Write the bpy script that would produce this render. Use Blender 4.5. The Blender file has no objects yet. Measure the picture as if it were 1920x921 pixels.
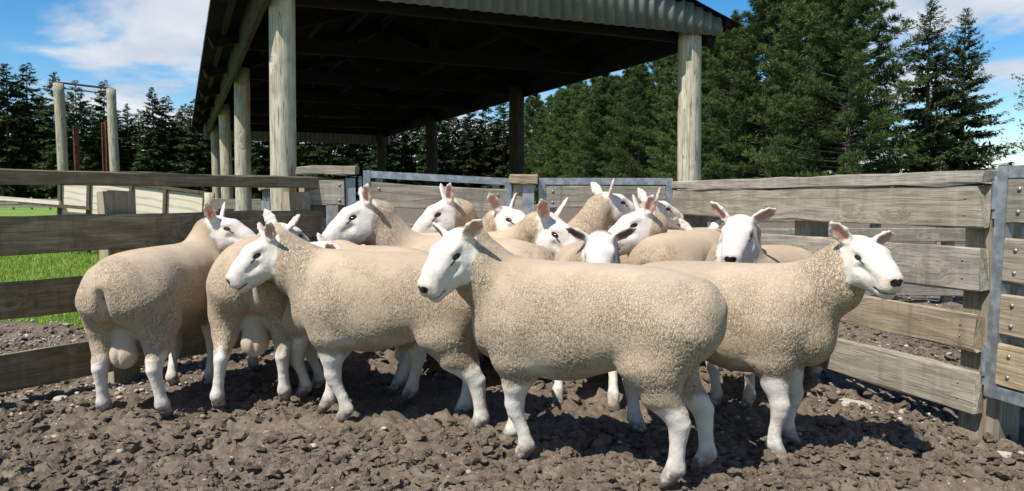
import bpy, math, random
import numpy as np
from mathutils import Vector, Matrix, Quaternion

# ------------------------------------------------------------------ camera, sky, sun, exposure
scn = bpy.context.scene
col = scn.collection
CAM_H = 1.05
cam_d = bpy.data.cameras.new('camera')
cam_d.sensor_width = 36.0
cam_d.lens = 1420.0 / 1920.0 * 36.0
cam_d.clip_start = 0.05
cam_d.clip_end = 3000.0
cam = bpy.data.objects.new('camera', cam_d)
cam.location = (0, 0, CAM_H)
cam.rotation_euler = (math.radians(90) - math.atan((460.5 - 368.0) / 1420.0), 0, 0)
col.objects.link(cam)
scn.camera = cam

SUN_EL = math.radians(57)
SUN_H = Vector((-0.68, -0.733))                      # horizontal direction towards the sun
sun_vec = Vector((SUN_H.x * math.cos(SUN_EL), SUN_H.y * math.cos(SUN_EL), math.sin(SUN_EL)))
sun_d = bpy.data.lights.new('sun', 'SUN')
sun_d.energy = 5.0
sun_d.angle = math.radians(0.53)
sun_d.color = (1.0, 0.945, 0.85)
sun = bpy.data.objects.new('sun', sun_d)
sun.rotation_euler = (-sun_vec).to_track_quat('-Z', 'Y').to_euler()
sun.location = (-8, -6, 12)
col.objects.link(sun)

world = bpy.data.worlds.new('World')
scn.world = world
world.use_nodes = True


def build_world():
    nt = world.node_tree
    nt.nodes.clear()
    N = nt.nodes.new
    L = nt.links.new
    out = N('ShaderNodeOutputWorld')
    bg = N('ShaderNodeBackground')
    bg.inputs['Strength'].default_value = 0.08
    sky = N('ShaderNodeTexSky')
    sky.sky_type = 'NISHITA'
    sky.sun_disc = False
    sky.sun_elevation = SUN_EL
    sky.sun_rotation = math.atan2(SUN_H.x, SUN_H.y)
    sky.air_density = 1.0
    sky.dust_density = 0.0
    sky.ozone_density = 3.0
    tc = N('ShaderNodeTexCoord')
    sep = N('ShaderNodeSeparateXYZ')
    L(tc.outputs['Generated'], sep.inputs[0])

    def m(op, a, b=None, c=None, clamp=False):
        n = N('ShaderNodeMath')
        n.operation = op
        n.use_clamp = clamp
        for i, v in enumerate((a, b, c)):
            if v is None:
                continue
            if isinstance(v, (int, float)):
                n.inputs[i].default_value = v
            else:
                L(v, n.inputs[i])
        return n.outputs[0]
    # cloud layer: direction projected on a flat deck, so clouds flatten towards the horizon
    zz = m('ADD', m('MAXIMUM', sep.outputs[2], 0.0), 0.16)
    u = m('DIVIDE', sep.outputs[0], zz)
    v = m('DIVIDE', sep.outputs[1], zz)
    comb = N('ShaderNodeCombineXYZ')
    L(u, comb.inputs[0])
    L(v, comb.inputs[1])
    mp = N('ShaderNodeMapping')
    mp.inputs['Location'].default_value = CLOUD_OFF
    mp.inputs['Scale'].default_value = (1.0, 0.8, 1.0)
    L(comb.outputs[0], mp.inputs[0])
    n1 = N('ShaderNodeTexNoise')
    n1.inputs['Scale'].default_value = 1.05
    n1.inputs['Detail'].default_value = 9
    n1.inputs['Roughness'].default_value = 0.55
    n1.inputs['Distortion'].default_value = 0.25
    L(mp.outputs[0], n1.inputs['Vector'])
    n2 = N('ShaderNodeTexNoise')
    n2.inputs['Scale'].default_value = 2.6
    n2.inputs['Detail'].default_value = 6
    L(mp.outputs[0], n2.inputs['Vector'])
    r = N('ShaderNodeMapRange')
    r.interpolation_type = 'SMOOTHSTEP'
    r.inputs['From Min'].default_value = 0.49
    r.inputs['From Max'].default_value = 0.60
    L(n1.outputs[0], r.inputs[0])
    dens = m('MULTIPLY', r.outputs[0], 0.92)
    shade = N('ShaderNodeMapRange')
    shade.inputs['From Min'].default_value = 0.35
    shade.inputs['From Max'].default_value = 0.7
    L(n2.outputs[0], shade.inputs[0])
    cc = N('ShaderNodeMix')
    cc.data_type = 'RGBA'
    L(shade.outputs[0], cc.inputs[0])
    cc.inputs[6].default_value = (5.2, 5.7, 6.6, 1)
    cc.inputs[7].default_value = (7.8, 8.0, 8.3, 1)
    mix = N('ShaderNodeMix')
    mix.data_type = 'RGBA'
    L(dens, mix.inputs[0])
    hs = N('ShaderNodeHueSaturation')
    hs.inputs['Saturation'].default_value = 1.42
    hs.inputs['Value'].default_value = 1.25
    L(sky.outputs[0], hs.inputs['Color'])
    L(hs.outputs[0], mix.inputs[6])
    L(cc.outputs[2], mix.inputs[7])
    L(mix.outputs[2], bg.inputs['Color'])
    L(bg.outputs[0], out.inputs['Surface'])


CLOUD_OFF = (0.0, 0.4, 0.0)
build_world()
scn.view_settings.view_transform = 'Standard'
scn.view_settings.look = 'None'
scn.view_settings.gamma = 1.0
scn.view_settings.use_curve_mapping = False
scn.view_settings.exposure = 0.50
scn.render.engine = 'CYCLES'
scn.cycles.max_bounces = 6
scn.cycles.diffuse_bounces = 3
scn.cycles.glossy_bounces = 2
scn.cycles.transparent_max_bounces = 8
scn.cycles.use_denoising = True

# ------------------------------------------------------------------ helpers
rng = np.random.default_rng(7)
RND = random.Random(11)


def tag(o, label=None, cat=None, group=None, kind=None):
    if label:
        o['label'] = label
    if cat:
        o['category'] = cat
    if group:
        o['group'] = group
    if kind:
        o['kind'] = kind
    return o


def empty(name, loc=(0, 0, 0), rz=0.0):
    o = bpy.data.objects.new(name, None)
    o.empty_display_size = 0.2
    o.location = loc
    o.rotation_euler = (0, 0, rz)
    col.objects.link(o)
    return o


def link_mesh(name, me, mat=None, parent=None, loc=None, rot=None):
    o = bpy.data.objects.new(name, me)
    if mat is not None and not me.materials:
        me.materials.append(mat)
    if parent is not None:
        o.parent = parent
    if loc is not None:
        o.location = loc
    if rot is not None:
        o.rotation_euler = rot
    col.objects.link(o)
    return o


def np_mesh(name, V, faces, smooth=True):
    """V (n,3); faces: array (m,3) or (m,4)."""
    me = bpy.data.meshes.new(name)
    V = np.ascontiguousarray(V, dtype=np.float32)
    faces = np.ascontiguousarray(faces, dtype=np.int32)
    k = faces.shape[1]
    me.vertices.add(len(V))
    me.vertices.foreach_set('co', V.ravel())
    me.loops.add(faces.size)
    me.loops.foreach_set('vertex_index', faces.ravel())
    me.polygons.add(len(faces))
    me.polygons.foreach_set('loop_start', np.arange(0, faces.size, k, dtype=np.int32))
    me.polygons.foreach_set('loop_total', np.full(len(faces), k, dtype=np.int32))
    me.polygons.foreach_set('use_smooth', np.full(len(faces), smooth, dtype=bool))
    me.update(calc_edges=True)
    me.validate()
    return me


class MB:
    """collects simple solids into one mesh"""

    def __init__(self):
        self.v = []
        self.f = []
        self.sm = []

    def add(self, verts, faces, smooth=False):
        b = len(self.v)
        self.v += [tuple(p) for p in verts]
        self.f += [tuple(i + b for i in fc) for fc in faces]
        self.sm += [smooth] * len(faces)

    def box(self, c, s, M=None):
        x, y, z = s[0] / 2, s[1] / 2, s[2] / 2
        vs = [Vector((sx * x, sy * y, sz * z)) for sx in (-1, 1) for sy in (-1, 1) for sz in (-1, 1)]
        if M is not None:
            vs = [M @ p for p in vs]
        vs = [p + Vector(c) for p in vs]
        self.add(vs, [(0, 1, 3, 2), (4, 6, 7, 5), (0, 4, 5, 1), (2, 3, 7, 6), (0, 2, 6, 4), (1, 5, 7, 3)])

    def tube(self, pts, rad, n=10, smooth=True, cap=True):
        pts = [Vector(p) for p in pts]
        rings = []
        up = None
        for i, p in enumerate(pts):
            d = (pts[min(i + 1, len(pts) - 1)] - pts[max(i - 1, 0)]).normalized()
            if up is None:
                up = d.orthogonal().normalized()
            up = (up - d * up.dot(d)).normalized()
            s = d.cross(up)
            r = rad[i] if isinstance(rad, (list, tuple)) else rad
            rings.append([p + (up * math.cos(a) + s * math.sin(a)) * r
                          for a in [2 * math.pi * k / n for k in range(n)]])
        vs = [q for r_ in rings for q in r_]
        fs = []
        for i in range(len(pts) - 1):
            for k in range(n):
                fs.append((i * n + k, i * n + (k + 1) % n, (i + 1) * n + (k + 1) % n, (i + 1) * n + k))
        self.add(vs, fs, smooth)
        if cap:
            self.add(rings[0][::-1], [tuple(range(n))])
            self.add(rings[-1], [tuple(range(n))])

    def mesh(self, name):
        me = bpy.data.meshes.new(name)
        me.from_pydata(self.v, [], self.f)
        me.polygons.foreach_set('use_smooth', self.sm)
        me.update()
        return me

    def build(self, name, mat, parent=None, loc=None, rot=None):
        return link_mesh(name, self.mesh(name), mat, parent, loc, rot)


def _hash(ix, iy, iz, seed):
    h = (ix * 374761393 + iy * 668265263 + iz * 2147483647 + seed * 974711) & 0xFFFFFFFF
    h = ((h ^ (h >> 13)) * 1274126177) & 0xFFFFFFFF
    h = (h ^ (h >> 16)) & 0xFFFFFFFF
    return h


def vnoise(p, seed=0):
    """value noise in -1..1 on an (n,3) array"""
    p = np.asarray(p, dtype=np.float64)
    i = np.floor(p).astype(np.int64)
    f = p - i
    w = f * f * f * (f * (f * 6 - 15) + 10)
    r = np.zeros(len(p))
    for dx in (0, 1):
        wx = w[:, 0] if dx else 1 - w[:, 0]
        for dy in (0, 1):
            wy = w[:, 1] if dy else 1 - w[:, 1]
            for dz in (0, 1):
                wz = w[:, 2] if dz else 1 - w[:, 2]
                h = _hash(i[:, 0] + dx, i[:, 1] + dy, i[:, 2] + dz, seed) / 4294967295.0
                r += wx * wy * wz * (h * 2 - 1)
    return r


def fbm(p, octaves=4, seed=0, gain=0.5):
    a, s, r = 1.0, 1.0, 0
    for o in range(octaves):
        r = r + a * vnoise(np.asarray(p) * s, seed + o * 17)
        a *= gain
        s *= 2.03
    return r


def worley2(x, y, seed=0):
    """F1, F2 and a cell value for points in 2d"""
    ix, iy = np.floor(x).astype(np.int64), np.floor(y).astype(np.int64)
    f1 = np.full(len(x), 9.0)
    f2 = np.full(len(x), 9.0)
    cv = np.zeros(len(x))
    for dx in (-1, 0, 1):
        for dy in (-1, 0, 1):
            h1 = _hash(ix + dx, iy + dy, ix * 0, seed) / 4294967295.0
            h2 = _hash(ix + dx, iy + dy, ix * 0 + 5, seed + 3) / 4294967295.0
            h3 = _hash(ix + dx, iy + dy, ix * 0 + 9, seed + 7) / 4294967295.0
            d = np.hypot(ix + dx + h1 - x, iy + dy + h2 - y)
            near = d < f1
            f2 = np.where(near, f1, np.minimum(f2, d))
            cv = np.where(near, h3, cv)
            f1 = np.minimum(f1, d)
    return f1, f2, cv


def sstep(x, a, b):
    t = np.clip((x - a) / (b - a), 0, 1)
    return t * t * (3 - 2 * t)


class NT:
    """short-hand for building a node tree"""

    def __init__(self, name, disp=False):
        self.mat = bpy.data.materials.new(name)
        self.mat.use_nodes = True
        self.nt = self.mat.node_tree
        self.nt.nodes.clear()
        self.out = self.nt.nodes.new('ShaderNodeOutputMaterial')
        self.bsdf = self.nt.nodes.new('ShaderNodeBsdfPrincipled')
        self.nt.links.new(self.bsdf.outputs[0], self.out.inputs['Surface'])
        if 'Specular IOR Level' in self.bsdf.inputs:
            self.bsdf.inputs['Specular IOR Level'].default_value = 0.25

    def n(self, t, **kw):
        nd = self.nt.nodes.new(t)
        for k, v in kw.items():
            setattr(nd, k, v)
        return nd

    def put(self, sock, v):
        if v is None:
            return
        if hasattr(v, 'links') or isinstance(v, bpy.types.NodeSocket):
            self.nt.links.new(v, sock)
        else:
            if isinstance(v, tuple) and len(v) == 3 and getattr(sock, 'type', '') == 'RGBA':
                v = v + (1,)
            sock.default_value = v

    def m(self, op, a, b=None, c=None, clamp=False):
        nd = self.n('ShaderNodeMath', operation=op, use_clamp=clamp)
        for i, v in enumerate((a, b, c)):
            self.put(nd.inputs[i], v) if v is not None else None
        return nd.outputs[0]

    def ramp(self, x, a, b, lo=0.0, hi=1.0, smooth=True):
        nd = self.n('ShaderNodeMapRange')
        nd.interpolation_type = 'SMOOTHSTEP' if smooth else 'LINEAR'
        self.put(nd.inputs[0], x)
        nd.inputs[1].default_value = a
        nd.inputs[2].default_value = b
        nd.inputs[3].default_value = lo
        nd.inputs[4].default_value = hi
        return nd.outputs[0]

    def mix(self, f, a, b, mode='MIX'):
        nd = self.n('ShaderNodeMix', data_type='RGBA', blend_type=mode)
        self.put(nd.inputs[0], f)
        self.put(nd.inputs[6], a)
        self.put(nd.inputs[7], b)
        return nd.outputs[2]

    def obj(self):
        return self.n('ShaderNodeTexCoord').outputs['Object']

    def pos(self):
        return self.n('ShaderNodeNewGeometry').outputs['Position']

    def rand(self):
        return self.n('ShaderNodeObjectInfo').outputs['Random']

    def map(self, vec, scale=(1, 1, 1), loc=(0, 0, 0), rot=(0, 0, 0)):
        nd = self.n('ShaderNodeMapping')
        self.put(nd.inputs[0], vec)
        self.put(nd.inputs['Location'], loc)
        nd.inputs['Rotation'].default_value = rot
        nd.inputs['Scale'].default_value = scale
        return nd.outputs[0]

    def noise(self, vec, scale, detail=4, rough=0.5, dist=0.0, color=False):
        nd = self.n('ShaderNodeTexNoise')
        self.put(nd.inputs['Vector'], vec)
        nd.inputs['Scale'].default_value = scale
        nd.inputs['Detail'].default_value = detail
        nd.inputs['Roughness'].default_value = rough
        nd.inputs['Distortion'].default_value = dist
        return nd.outputs[1 if color else 0]

    def voro(self, vec, scale, feature='F1', rnd=1.0, out='Distance'):
        nd = self.n('ShaderNodeTexVoronoi', feature=feature)
        self.put(nd.inputs['Vector'], vec)
        nd.inputs['Scale'].default_value = scale
        nd.inputs['Randomness'].default_value = rnd
        return nd.outputs[out]

    def vadd(self, a, b):
        nd = self.n('ShaderNodeVectorMath', operation='ADD')
        self.put(nd.inputs[0], a)
        self.put(nd.inputs[1], b)
        return nd.outputs[0]

    def vscale(self, a, s):
        nd = self.n('ShaderNodeVectorMath', operation='SCALE')
        self.put(nd.inputs[0], a)
        self.put(nd.inputs['Scale'], s)
        return nd.outputs[0]

    def sep(self, v):
        nd = self.n('ShaderNodeSeparateXYZ')
        self.put(nd.inputs[0], v)
        return nd.outputs

    def attr(self, name, out='Fac'):
        nd = self.n('ShaderNodeAttribute')
        nd.attribute_name = name
        return nd.outputs[out]

    def bump(self, h, strength=0.5, dist=0.01, normal=None):
        nd = self.n('ShaderNodeBump')
        self.put(nd.inputs['Height'], h)
        nd.inputs['Strength'].default_value = strength
        nd.inputs['Distance'].default_value = dist
        if normal is not None:
            self.put(nd.inputs['Normal'], normal)
        return nd.outputs[0]

    def done(self, color=None, rough=None, normal=None, metal=None):
        b = self.bsdf
        if color is not None:
            self.put(b.inputs['Base Color'], color)
        if rough is not None:
            self.put(b.inputs['Roughness'], rough)
        if metal is not None:
            self.put(b.inputs['Metallic'], metal)
        if normal is not None:
            self.put(b.inputs['Normal'], normal)
        return self.mat


M = {}
# ------------------------------------------------------------------ sheep: one continuous skin per animal
def mat_sheep():
    t = NT('sheep_coat')
    co = t.attr('rest', 'Vector')
    hc = t.attr('headco', 'Vector')
    c1 = t.attr('zone', 'Color')          # r wool, g pink, b mud/hoof
    sp = t.n('ShaderNodeSeparateColor')
    t.put(sp.inputs[0], c1)
    wool, pink, hoof = sp.outputs[0], sp.outputs[1], sp.outputs[2]
    c2 = t.attr('zone_b', 'Color')        # r crimp depth, g dark skin, b head
    sp2 = t.n('ShaderNodeSeparateColor')
    t.put(sp2.inputs[0], c2)
    crimp, dark, headm = sp2.outputs[0], sp2.outputs[1], sp2.outputs[2]
    seed = t.attr('seed', 'Fac')
    off = t.n('ShaderNodeCombineXYZ')
    for i in range(3):
        t.put(off.inputs[i], seed)
    base = t.vadd(co, off.outputs[0])
    warp = t.noise(base, 32.0, 3, 0.6, color=True)
    wv = t.vscale(t.vadd(warp, (-0.5, -0.5, -0.5)), 0.034)
    wco = t.vadd(base, wv)
    # vertical wrinkles and crinkled staple tips
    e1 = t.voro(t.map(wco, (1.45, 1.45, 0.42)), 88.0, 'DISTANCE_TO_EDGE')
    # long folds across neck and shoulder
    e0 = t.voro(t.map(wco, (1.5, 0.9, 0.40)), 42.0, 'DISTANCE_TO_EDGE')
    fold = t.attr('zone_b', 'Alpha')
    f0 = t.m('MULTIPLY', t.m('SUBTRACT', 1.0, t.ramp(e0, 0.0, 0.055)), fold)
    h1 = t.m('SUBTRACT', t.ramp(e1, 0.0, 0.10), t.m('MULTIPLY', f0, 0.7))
    pn = t.noise(base, 8.0, 3, 0.6)
    patch = t.ramp(pn, 0.34, 0.60, 0.30, 1.0)
    depth = t.m('MULTIPLY', crimp, patch)
    fine = t.noise(wco, 230.0, 2, 0.62)
    hw = t.m('ADD', t.m('MULTIPLY', t.m('SUBTRACT', h1, 0.8), depth), t.m('MULTIPLY', fine, 0.42))
    hair = t.noise(t.map(base, (1, 1, 0.35)), 300.0, 1, 0.6)
    folds = t.noise(base, 26.0, 3, 0.6)
    folds2 = t.noise(t.map(base, (1, 1, 0.6)), 75.0, 2, 0.55)
    hs = t.m('ADD', t.m('ADD', t.m('MULTIPLY', hair, 0.14), t.m('MULTIPLY', folds, 0.8)), t.m('MULTIPLY', folds2, 0.35))
    hmix = t.n('ShaderNodeMix', data_type='FLOAT')
    t.put(hmix.inputs[0], wool)
    t.put(hmix.inputs[2], hs)
    t.put(hmix.inputs[3], hw)
    nrm = t.bump(hmix.outputs[0], 0.9, 0.0052)
    # colour
    tint = t.noise(base, 3.2, 4, 0.55)
    woolc = t.mix(t.ramp(tint, 0.3, 0.7), (0.43, 0.315, 0.206), (0.505, 0.384, 0.26))
    woolc = t.mix(t.m('MULTIPLY', t.ramp(fine, 0.35, 0.75), 0.35), woolc, (0.56, 0.445, 0.317))
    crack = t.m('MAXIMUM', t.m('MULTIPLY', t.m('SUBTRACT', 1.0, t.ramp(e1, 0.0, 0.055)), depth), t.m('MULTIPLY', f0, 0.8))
    woolc = t.mix(t.m('MULTIPLY', crack, 0.66), woolc, (0.165, 0.118, 0.072))  # crack tone carries painted occlusion along with dirt in the crevices
    hv = t.n('ShaderNodeHueSaturation')
    t.put(hv.inputs['Value'], t.ramp(t.m('FRACT', t.m('MULTIPLY', seed, 3.71)), 0, 1, 0.88, 1.10, False))
    t.put(hv.inputs['Saturation'], t.ramp(t.m('FRACT', t.m('MULTIPLY', seed, 5.13)), 0, 1, 0.88, 1.12, False))
    t.put(hv.inputs['Color'], woolc)
    woolc = hv.outputs[0]
    blot = t.noise(base, 14.0, 4, 0.6)
    skin = t.mix(t.ramp(blot, 0.46, 0.72), (0.57, 0.53, 0.485), (0.50, 0.425, 0.37))
    skin = t.mix(t.m('MULTIPLY', t.ramp(hair, 0.3, 0.7), 0.25), skin, (0.60, 0.575, 0.54))
    skin = t.mix(pink, skin, (0.47, 0.245, 0.195))
    skin = t.mix(dark, skin, (0.018, 0.015, 0.014))
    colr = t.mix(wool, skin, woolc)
    mudn = t.noise(base, 38.0, 4, 0.6)
    rz = t.sep(co)[2]
    stain = t.m('MULTIPLY', t.m('MULTIPLY', t.m('SUBTRACT', 1.0, t.ramp(rz, 0.10, 0.34)), t.ramp(blot, 0.40, 0.66)), 0.28)
    colr = t.mix(stain, colr, (0.36, 0.29, 0.20))
    mud = t.m('MULTIPLY', hoof, t.ramp(mudn, 0.26, 0.55), clamp=True)
    colr = t.mix(mud, colr, (0.12, 0.092, 0.068))
    horn = t.m('SUBTRACT', 1.0, t.ramp(t.m('ADD', rz, t.m('MULTIPLY', mudn, 0.016)), 0.030, 0.042))
    colr = t.mix(t.m('MULTIPLY', horn, 0.85), colr, (0.075, 0.058, 0.044))
    # head features drawn in the head's own coordinates: nose leather, mouth line, eye rim, tear line
    x, y, z = t.sep(hc)
    ay = t.m('ABSOLUTE', y)

    def ell(cx, cy, cz, rx, ry, rz):
        a = t.m('DIVIDE', t.m('SUBTRACT', x, cx), rx)
        b = t.m('DIVIDE', t.m('SUBTRACT', ay, cy), ry)
        c = t.m('DIVIDE', t.m('SUBTRACT', z, cz), rz)
        return t.m('SQRT', t.m('ADD', t.m('ADD', t.m('MULTIPLY', a, a), t.m('MULTIPLY', b, b)), t.m('MULTIPLY', c, c)))
    nz = t.noise(hc, 60.0, 2, 0.5)
    nzo = t.m('MULTIPLY', t.m('SUBTRACT', nz, 0.5), 0.5)
    nose = t.m('SUBTRACT', 1.0, t.ramp(t.m('ADD', ell(0.270, 0.011, -0.028, 0.017, 0.017, 0.017), nzo), 0.85, 1.1))
    rim = t.m('SUBTRACT', 1.0, t.ramp(ell(0.089, 0.066, 0.013, 0.0225, 0.03, 0.0105), 0.85, 1.15))
    # tear line slanting from the eye down the face
    tx = t.m('SUBTRACT', x, 0.116)
    tz = t.m('SUBTRACT', z, t.m('MULTIPLY_ADD', tx, -0.30, 0.002))
    tear = t.m('MULTIPLY', t.m('SUBTRACT', 1.0, t.ramp(t.m('ABSOLUTE', tz), 0.002, 0.0065)),
               t.m('SUBTRACT', 1.0, t.ramp(t.m('ABSOLUTE', tx), 0.012, 0.022)))
    tear = t.m('MULTIPLY', tear, t.ramp(ay, 0.03, 0.04))
    # mouth: runs back from the lip, rising slightly
    mz = t.m('SUBTRACT', z, t.m('MULTIPLY_ADD', t.m('SUBTRACT', x, 0.26), -0.10, -0.080))
    mouth = t.m('MULTIPLY', t.m('SUBTRACT', 1.0, t.ramp(t.m('ABSOLUTE', mz), 0.0022, 0.0055)), t.ramp(x, 0.188, 0.205))
    feat = t.m('MAXIMUM', t.m('MAXIMUM', nose, rim), t.m('MAXIMUM', t.m('MULTIPLY', tear, 0.9), t.m('MULTIPLY', mouth, 0.85)))
    feat = t.m('MULTIPLY', feat, headm, clamp=True)
    colr = t.mix(feat, colr, (0.014, 0.012, 0.012))
    lip = t.m('MULTIPLY', t.m('MULTIPLY', t.ramp(x, 0.19, 0.25), headm), 0.25)
    colr = t.mix(t.m('MULTIPLY', lip, t.m('SUBTRACT', 1.0, feat)), colr, (0.62, 0.42, 0.37))
    rgh = t.m('SUBTRACT', 0.92, t.m('MULTIPLY', feat, 0.45))
    t.done(colr, rgh, nrm)
    t.bsdf.inputs['Sheen Weight'].default_value = 0.15
    t.bsdf.inputs['Sheen Roughness'].default_value = 0.5
    t.bsdf.inputs['Specular IOR Level'].default_value = 0.15
    t.bsdf.inputs['Sheen Tint'].default_value = (1, 0.96, 0.9, 1)
    dn = t.n('ShaderNodeDisplacement')
    t.put(dn.inputs['Height'], t.m('MULTIPLY', t.m('MULTIPLY', t.m('SUBTRACT', h1, 0.75), depth), wool))
    dn.inputs['Midlevel'].default_value = 0.0
    dn.inputs['Scale'].default_value = 0.0022
    t.nt.links.new(dn.outputs[0], t.out.inputs['Displacement'])
    t.mat.displacement_method = 'DISPLACEMENT'
    return t.mat


def mat_eye():
    t = NT('sheep_eye')
    t.done((0.02, 0.014, 0.010, 1), 0.12)
    t.bsdf.inputs['Specular IOR Level'].default_value = 0.6
    return t.mat


def mat_tag():
    t = NT('ear_tag_plastic')
    t.done((0.72, 0.25, 0.24, 1), 0.45)
    return t.mat


class Field:
    """distance field on a regular grid, blended primitive by primitive inside its own box"""

    def __init__(self, lo, hi, h):
        self.lo = np.array(lo, float)
        self.h = h
        self.n = np.ceil((np.array(hi) - self.lo) / h).astype(int) + 1
        self.F = np.full(self.n, 1.0, dtype=np.float32)
        self.g = 1.0                                             # scale on the radii of whatever is being added

    def box(self, lo, hi):
        i0 = np.clip(np.floor((lo - self.lo) / self.h).astype(int), 0, self.n - 1)
        i1 = np.clip(np.ceil((hi - self.lo) / self.h).astype(int) + 1, 1, self.n)
        ax = [self.lo[k] + self.h * np.arange(i0[k], i1[k]) for k in range(3)]
        sl = tuple(slice(i0[k], i1[k]) for k in range(3))
        X = np.meshgrid(*ax, indexing='ij', sparse=True)
        return sl, X

    def seg(self, a, b, ra, rb, k=0.03, up=(0, 0, 1), ea=None, eb=None, n=2.0, sub=False):
        """tapered limb from a to b; ra/rb = (half width sideways, half height along up)"""
        a = np.array(a, float)
        b = np.array(b, float)
        ra = np.array(ra if isinstance(ra, (tuple, list)) else (ra, ra), float)
        rb = np.array(rb if isinstance(rb, (tuple, list)) else (rb, rb), float)
        ra, rb = ra * self.g, rb * self.g
        ea = min(ra) if ea is None else ea * self.g
        eb = min(rb) if eb is None else eb * self.g
        R = max(ra.max(), rb.max(), ea, eb) + k + 2 * self.h
        sl, (X, Y, Z) = self.box(np.minimum(a, b) - R, np.maximum(a, b) + R)
        d = b - a
        Ln = np.linalg.norm(d)
        d = d / Ln
        up = np.array(up, float)
        up = up - d * up.dot(d)
        up /= np.linalg.norm(up)
        s = np.cross(up, d)
        px, py, pz = X - a[0], Y - a[1], Z - a[2]
        ta = px * d[0] + py * d[1] + pz * d[2]
        qs = px * s[0] + py * s[1] + pz * s[2]
        qu = px * up[0] + py * up[1] + pz * up[2]
        t = np.clip(ta / Ln, 0, 1)
        qa = ta - t * Ln
        rw = ra[0] + (rb[0] - ra[0]) * t
        rh = ra[1] + (rb[1] - ra[1]) * t
        re = np.where(qa < 0, ea, eb)
        u, v, w = np.abs(qs / rw), np.abs(qu / rh), np.abs(qa / re)
        if n == 2.0:
            k0 = np.sqrt(u * u + v * v + w * w)
        else:
            k0 = ((u ** n + v ** n) ** (2 / n) + w * w) ** 0.5
        k1 = np.sqrt((u / rw) ** 2 + (v / rh) ** 2 + (w / re) ** 2) + 1e-6
        D = k0 * (k0 - 1) / k1
        D = np.where(k0 < 0.3, -np.minimum(rw, rh) * 0.7, D).astype(np.float32)
        f = self.F[sl]
        if sub:
            D = -D
            hh = np.clip(0.5 - 0.5 * (f - D) / k, 0, 1)
            self.F[sl] = f * (1 - hh) + D * hh + k * hh * (1 - hh)
        else:
            hh = np.clip(0.5 + 0.5 * (D - f) / k, 0, 1)
            self.F[sl] = D * (1 - hh) + f * hh - k * hh * (1 - hh)

    def barrel(self, st, ea, eb, n):
        """trunk along x through stations (x, z centre, half width, half height), smoothly interpolated"""
        st = np.array(st)
        x0, x1 = st[0, 0], st[-1, 0]
        R = st[:, 2:].max() + 0.2
        sl, (X, Y, Z) = self.box(np.array((x0 - 0.25, -R, st[:, 1].min() - R)), np.array((x1 + 0.25, R, st[:, 1].max() + R)))
        xs = np.linspace(x0, x1, 200)
        cur = []
        for c in (1, 2, 3):
            v = np.interp(xs, st[:, 0], st[:, c])
            for _ in range(3):
                p = np.pad(v, 14, mode='reflect', reflect_type='odd')
                v = np.convolve(p, np.ones(29) / 29, 'valid')
            cur.append(v)
        t = np.clip(X, x0, x1)
        zc, rw, rh = [np.interp(t.ravel(), xs, v).reshape(t.shape) for v in cur]
        qa = X - t
        re = np.where(qa < 0, ea, eb)
        u, v, w = np.abs(Y / rw), np.abs((Z - zc) / rh), np.abs(qa / re)
        k0 = ((u ** n + v ** n) ** (2 / n) + w * w) ** 0.5
        k1 = np.sqrt((u / rw) ** 2 + (v / rh) ** 2 + (w / re) ** 2) + 1e-6
        D = k0 * (k0 - 1) / k1
        D = np.where(k0 < 0.3, -0.1, D).astype(np.float32)
        self.F[sl] = np.minimum(self.F[sl], D)

    def ball(self, c, r, k=0.02, up=(0, 0, 1), fwd=(1, 0, 0), sub=False):
        """ellipsoid: r = (along fwd, sideways, along up)"""
        c = np.array(c, float)
        fw = np.array(fwd, float)
        fw /= np.linalg.norm(fw)
        e = 1e-3
        self.seg(c - fw * e, c + fw * e, (r[1], r[2]), (r[1], r[2]), k, up, r[0], r[0], sub=sub)

    def surface(self):
        F = self.F
        S = F < 0
        nx, ny, nz = F.shape
        cnt = np.zeros((nx - 1, ny - 1, nz - 1), np.int8)
        for dx in (0, 1):
            for dy in (0, 1):
                for dz in (0, 1):
                    cnt += S[dx:nx - 1 + dx, dy:ny - 1 + dy, dz:nz - 1 + dz]
        act = (cnt > 0) & (cnt < 8)
        idx = np.full(act.shape, -1, np.int64)
        cells = np.argwhere(act)
        idx[act] = np.arange(len(cells))
        acc = np.zeros((len(cells), 3))
        num = np.zeros(len(cells))
        corners = [(0, 0, 0), (1, 0, 0), (0, 1, 0), (1, 1, 0), (0, 0, 1), (1, 0, 1), (0, 1, 1), (1, 1, 1)]
        edges = [(0, 1), (2, 3), (4, 5), (6, 7), (0, 2), (1, 3), (4, 6), (5, 7), (0, 4), (1, 5), (2, 6), (3, 7)]
        cx, cy, cz = cells.T
        vals = [F[cx + c[0], cy + c[1], cz + c[2]] for c in corners]
        for i, j in edges:
            a, b = vals[i], vals[j]
            m = (a < 0) != (b < 0)
            tt = np.where(m, a / np.where(m, a - b, 1), 0)
            p = np.array(corners[i])[None] + tt[:, None] * (np.array(corners[j]) - np.array(corners[i]))[None]
            acc += p * m[:, None]
            num += m
        V = self.lo + self.h * (cells + acc / num[:, None])
        quads = []
        for ax in range(3):
            s0 = [slice(1, -1)] * 3
            s1 = [slice(1, -1)] * 3
            s0[ax] = slice(0, F.shape[ax] - 1)
            s1[ax] = slice(1, F.shape[ax])
            A, B = S[tuple(s0)], S[tuple(s1)]
            e = np.argwhere(A != B)
            flip = A[tuple(e.T)]
            g = e + 1
            g[:, ax] -= 1
            o1, o2 = [(1, 2), (2, 0), (0, 1)][ax]
            d1 = np.zeros(3, int)
            d2 = np.zeros(3, int)
            d1[o1] = 1
            d2[o2] = 1
            q = np.stack([idx[tuple((g - d1 - d2).T)], idx[tuple((g - d2).T)], idx[tuple(g.T)], idx[tuple((g - d1).T)]], 1)
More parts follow.
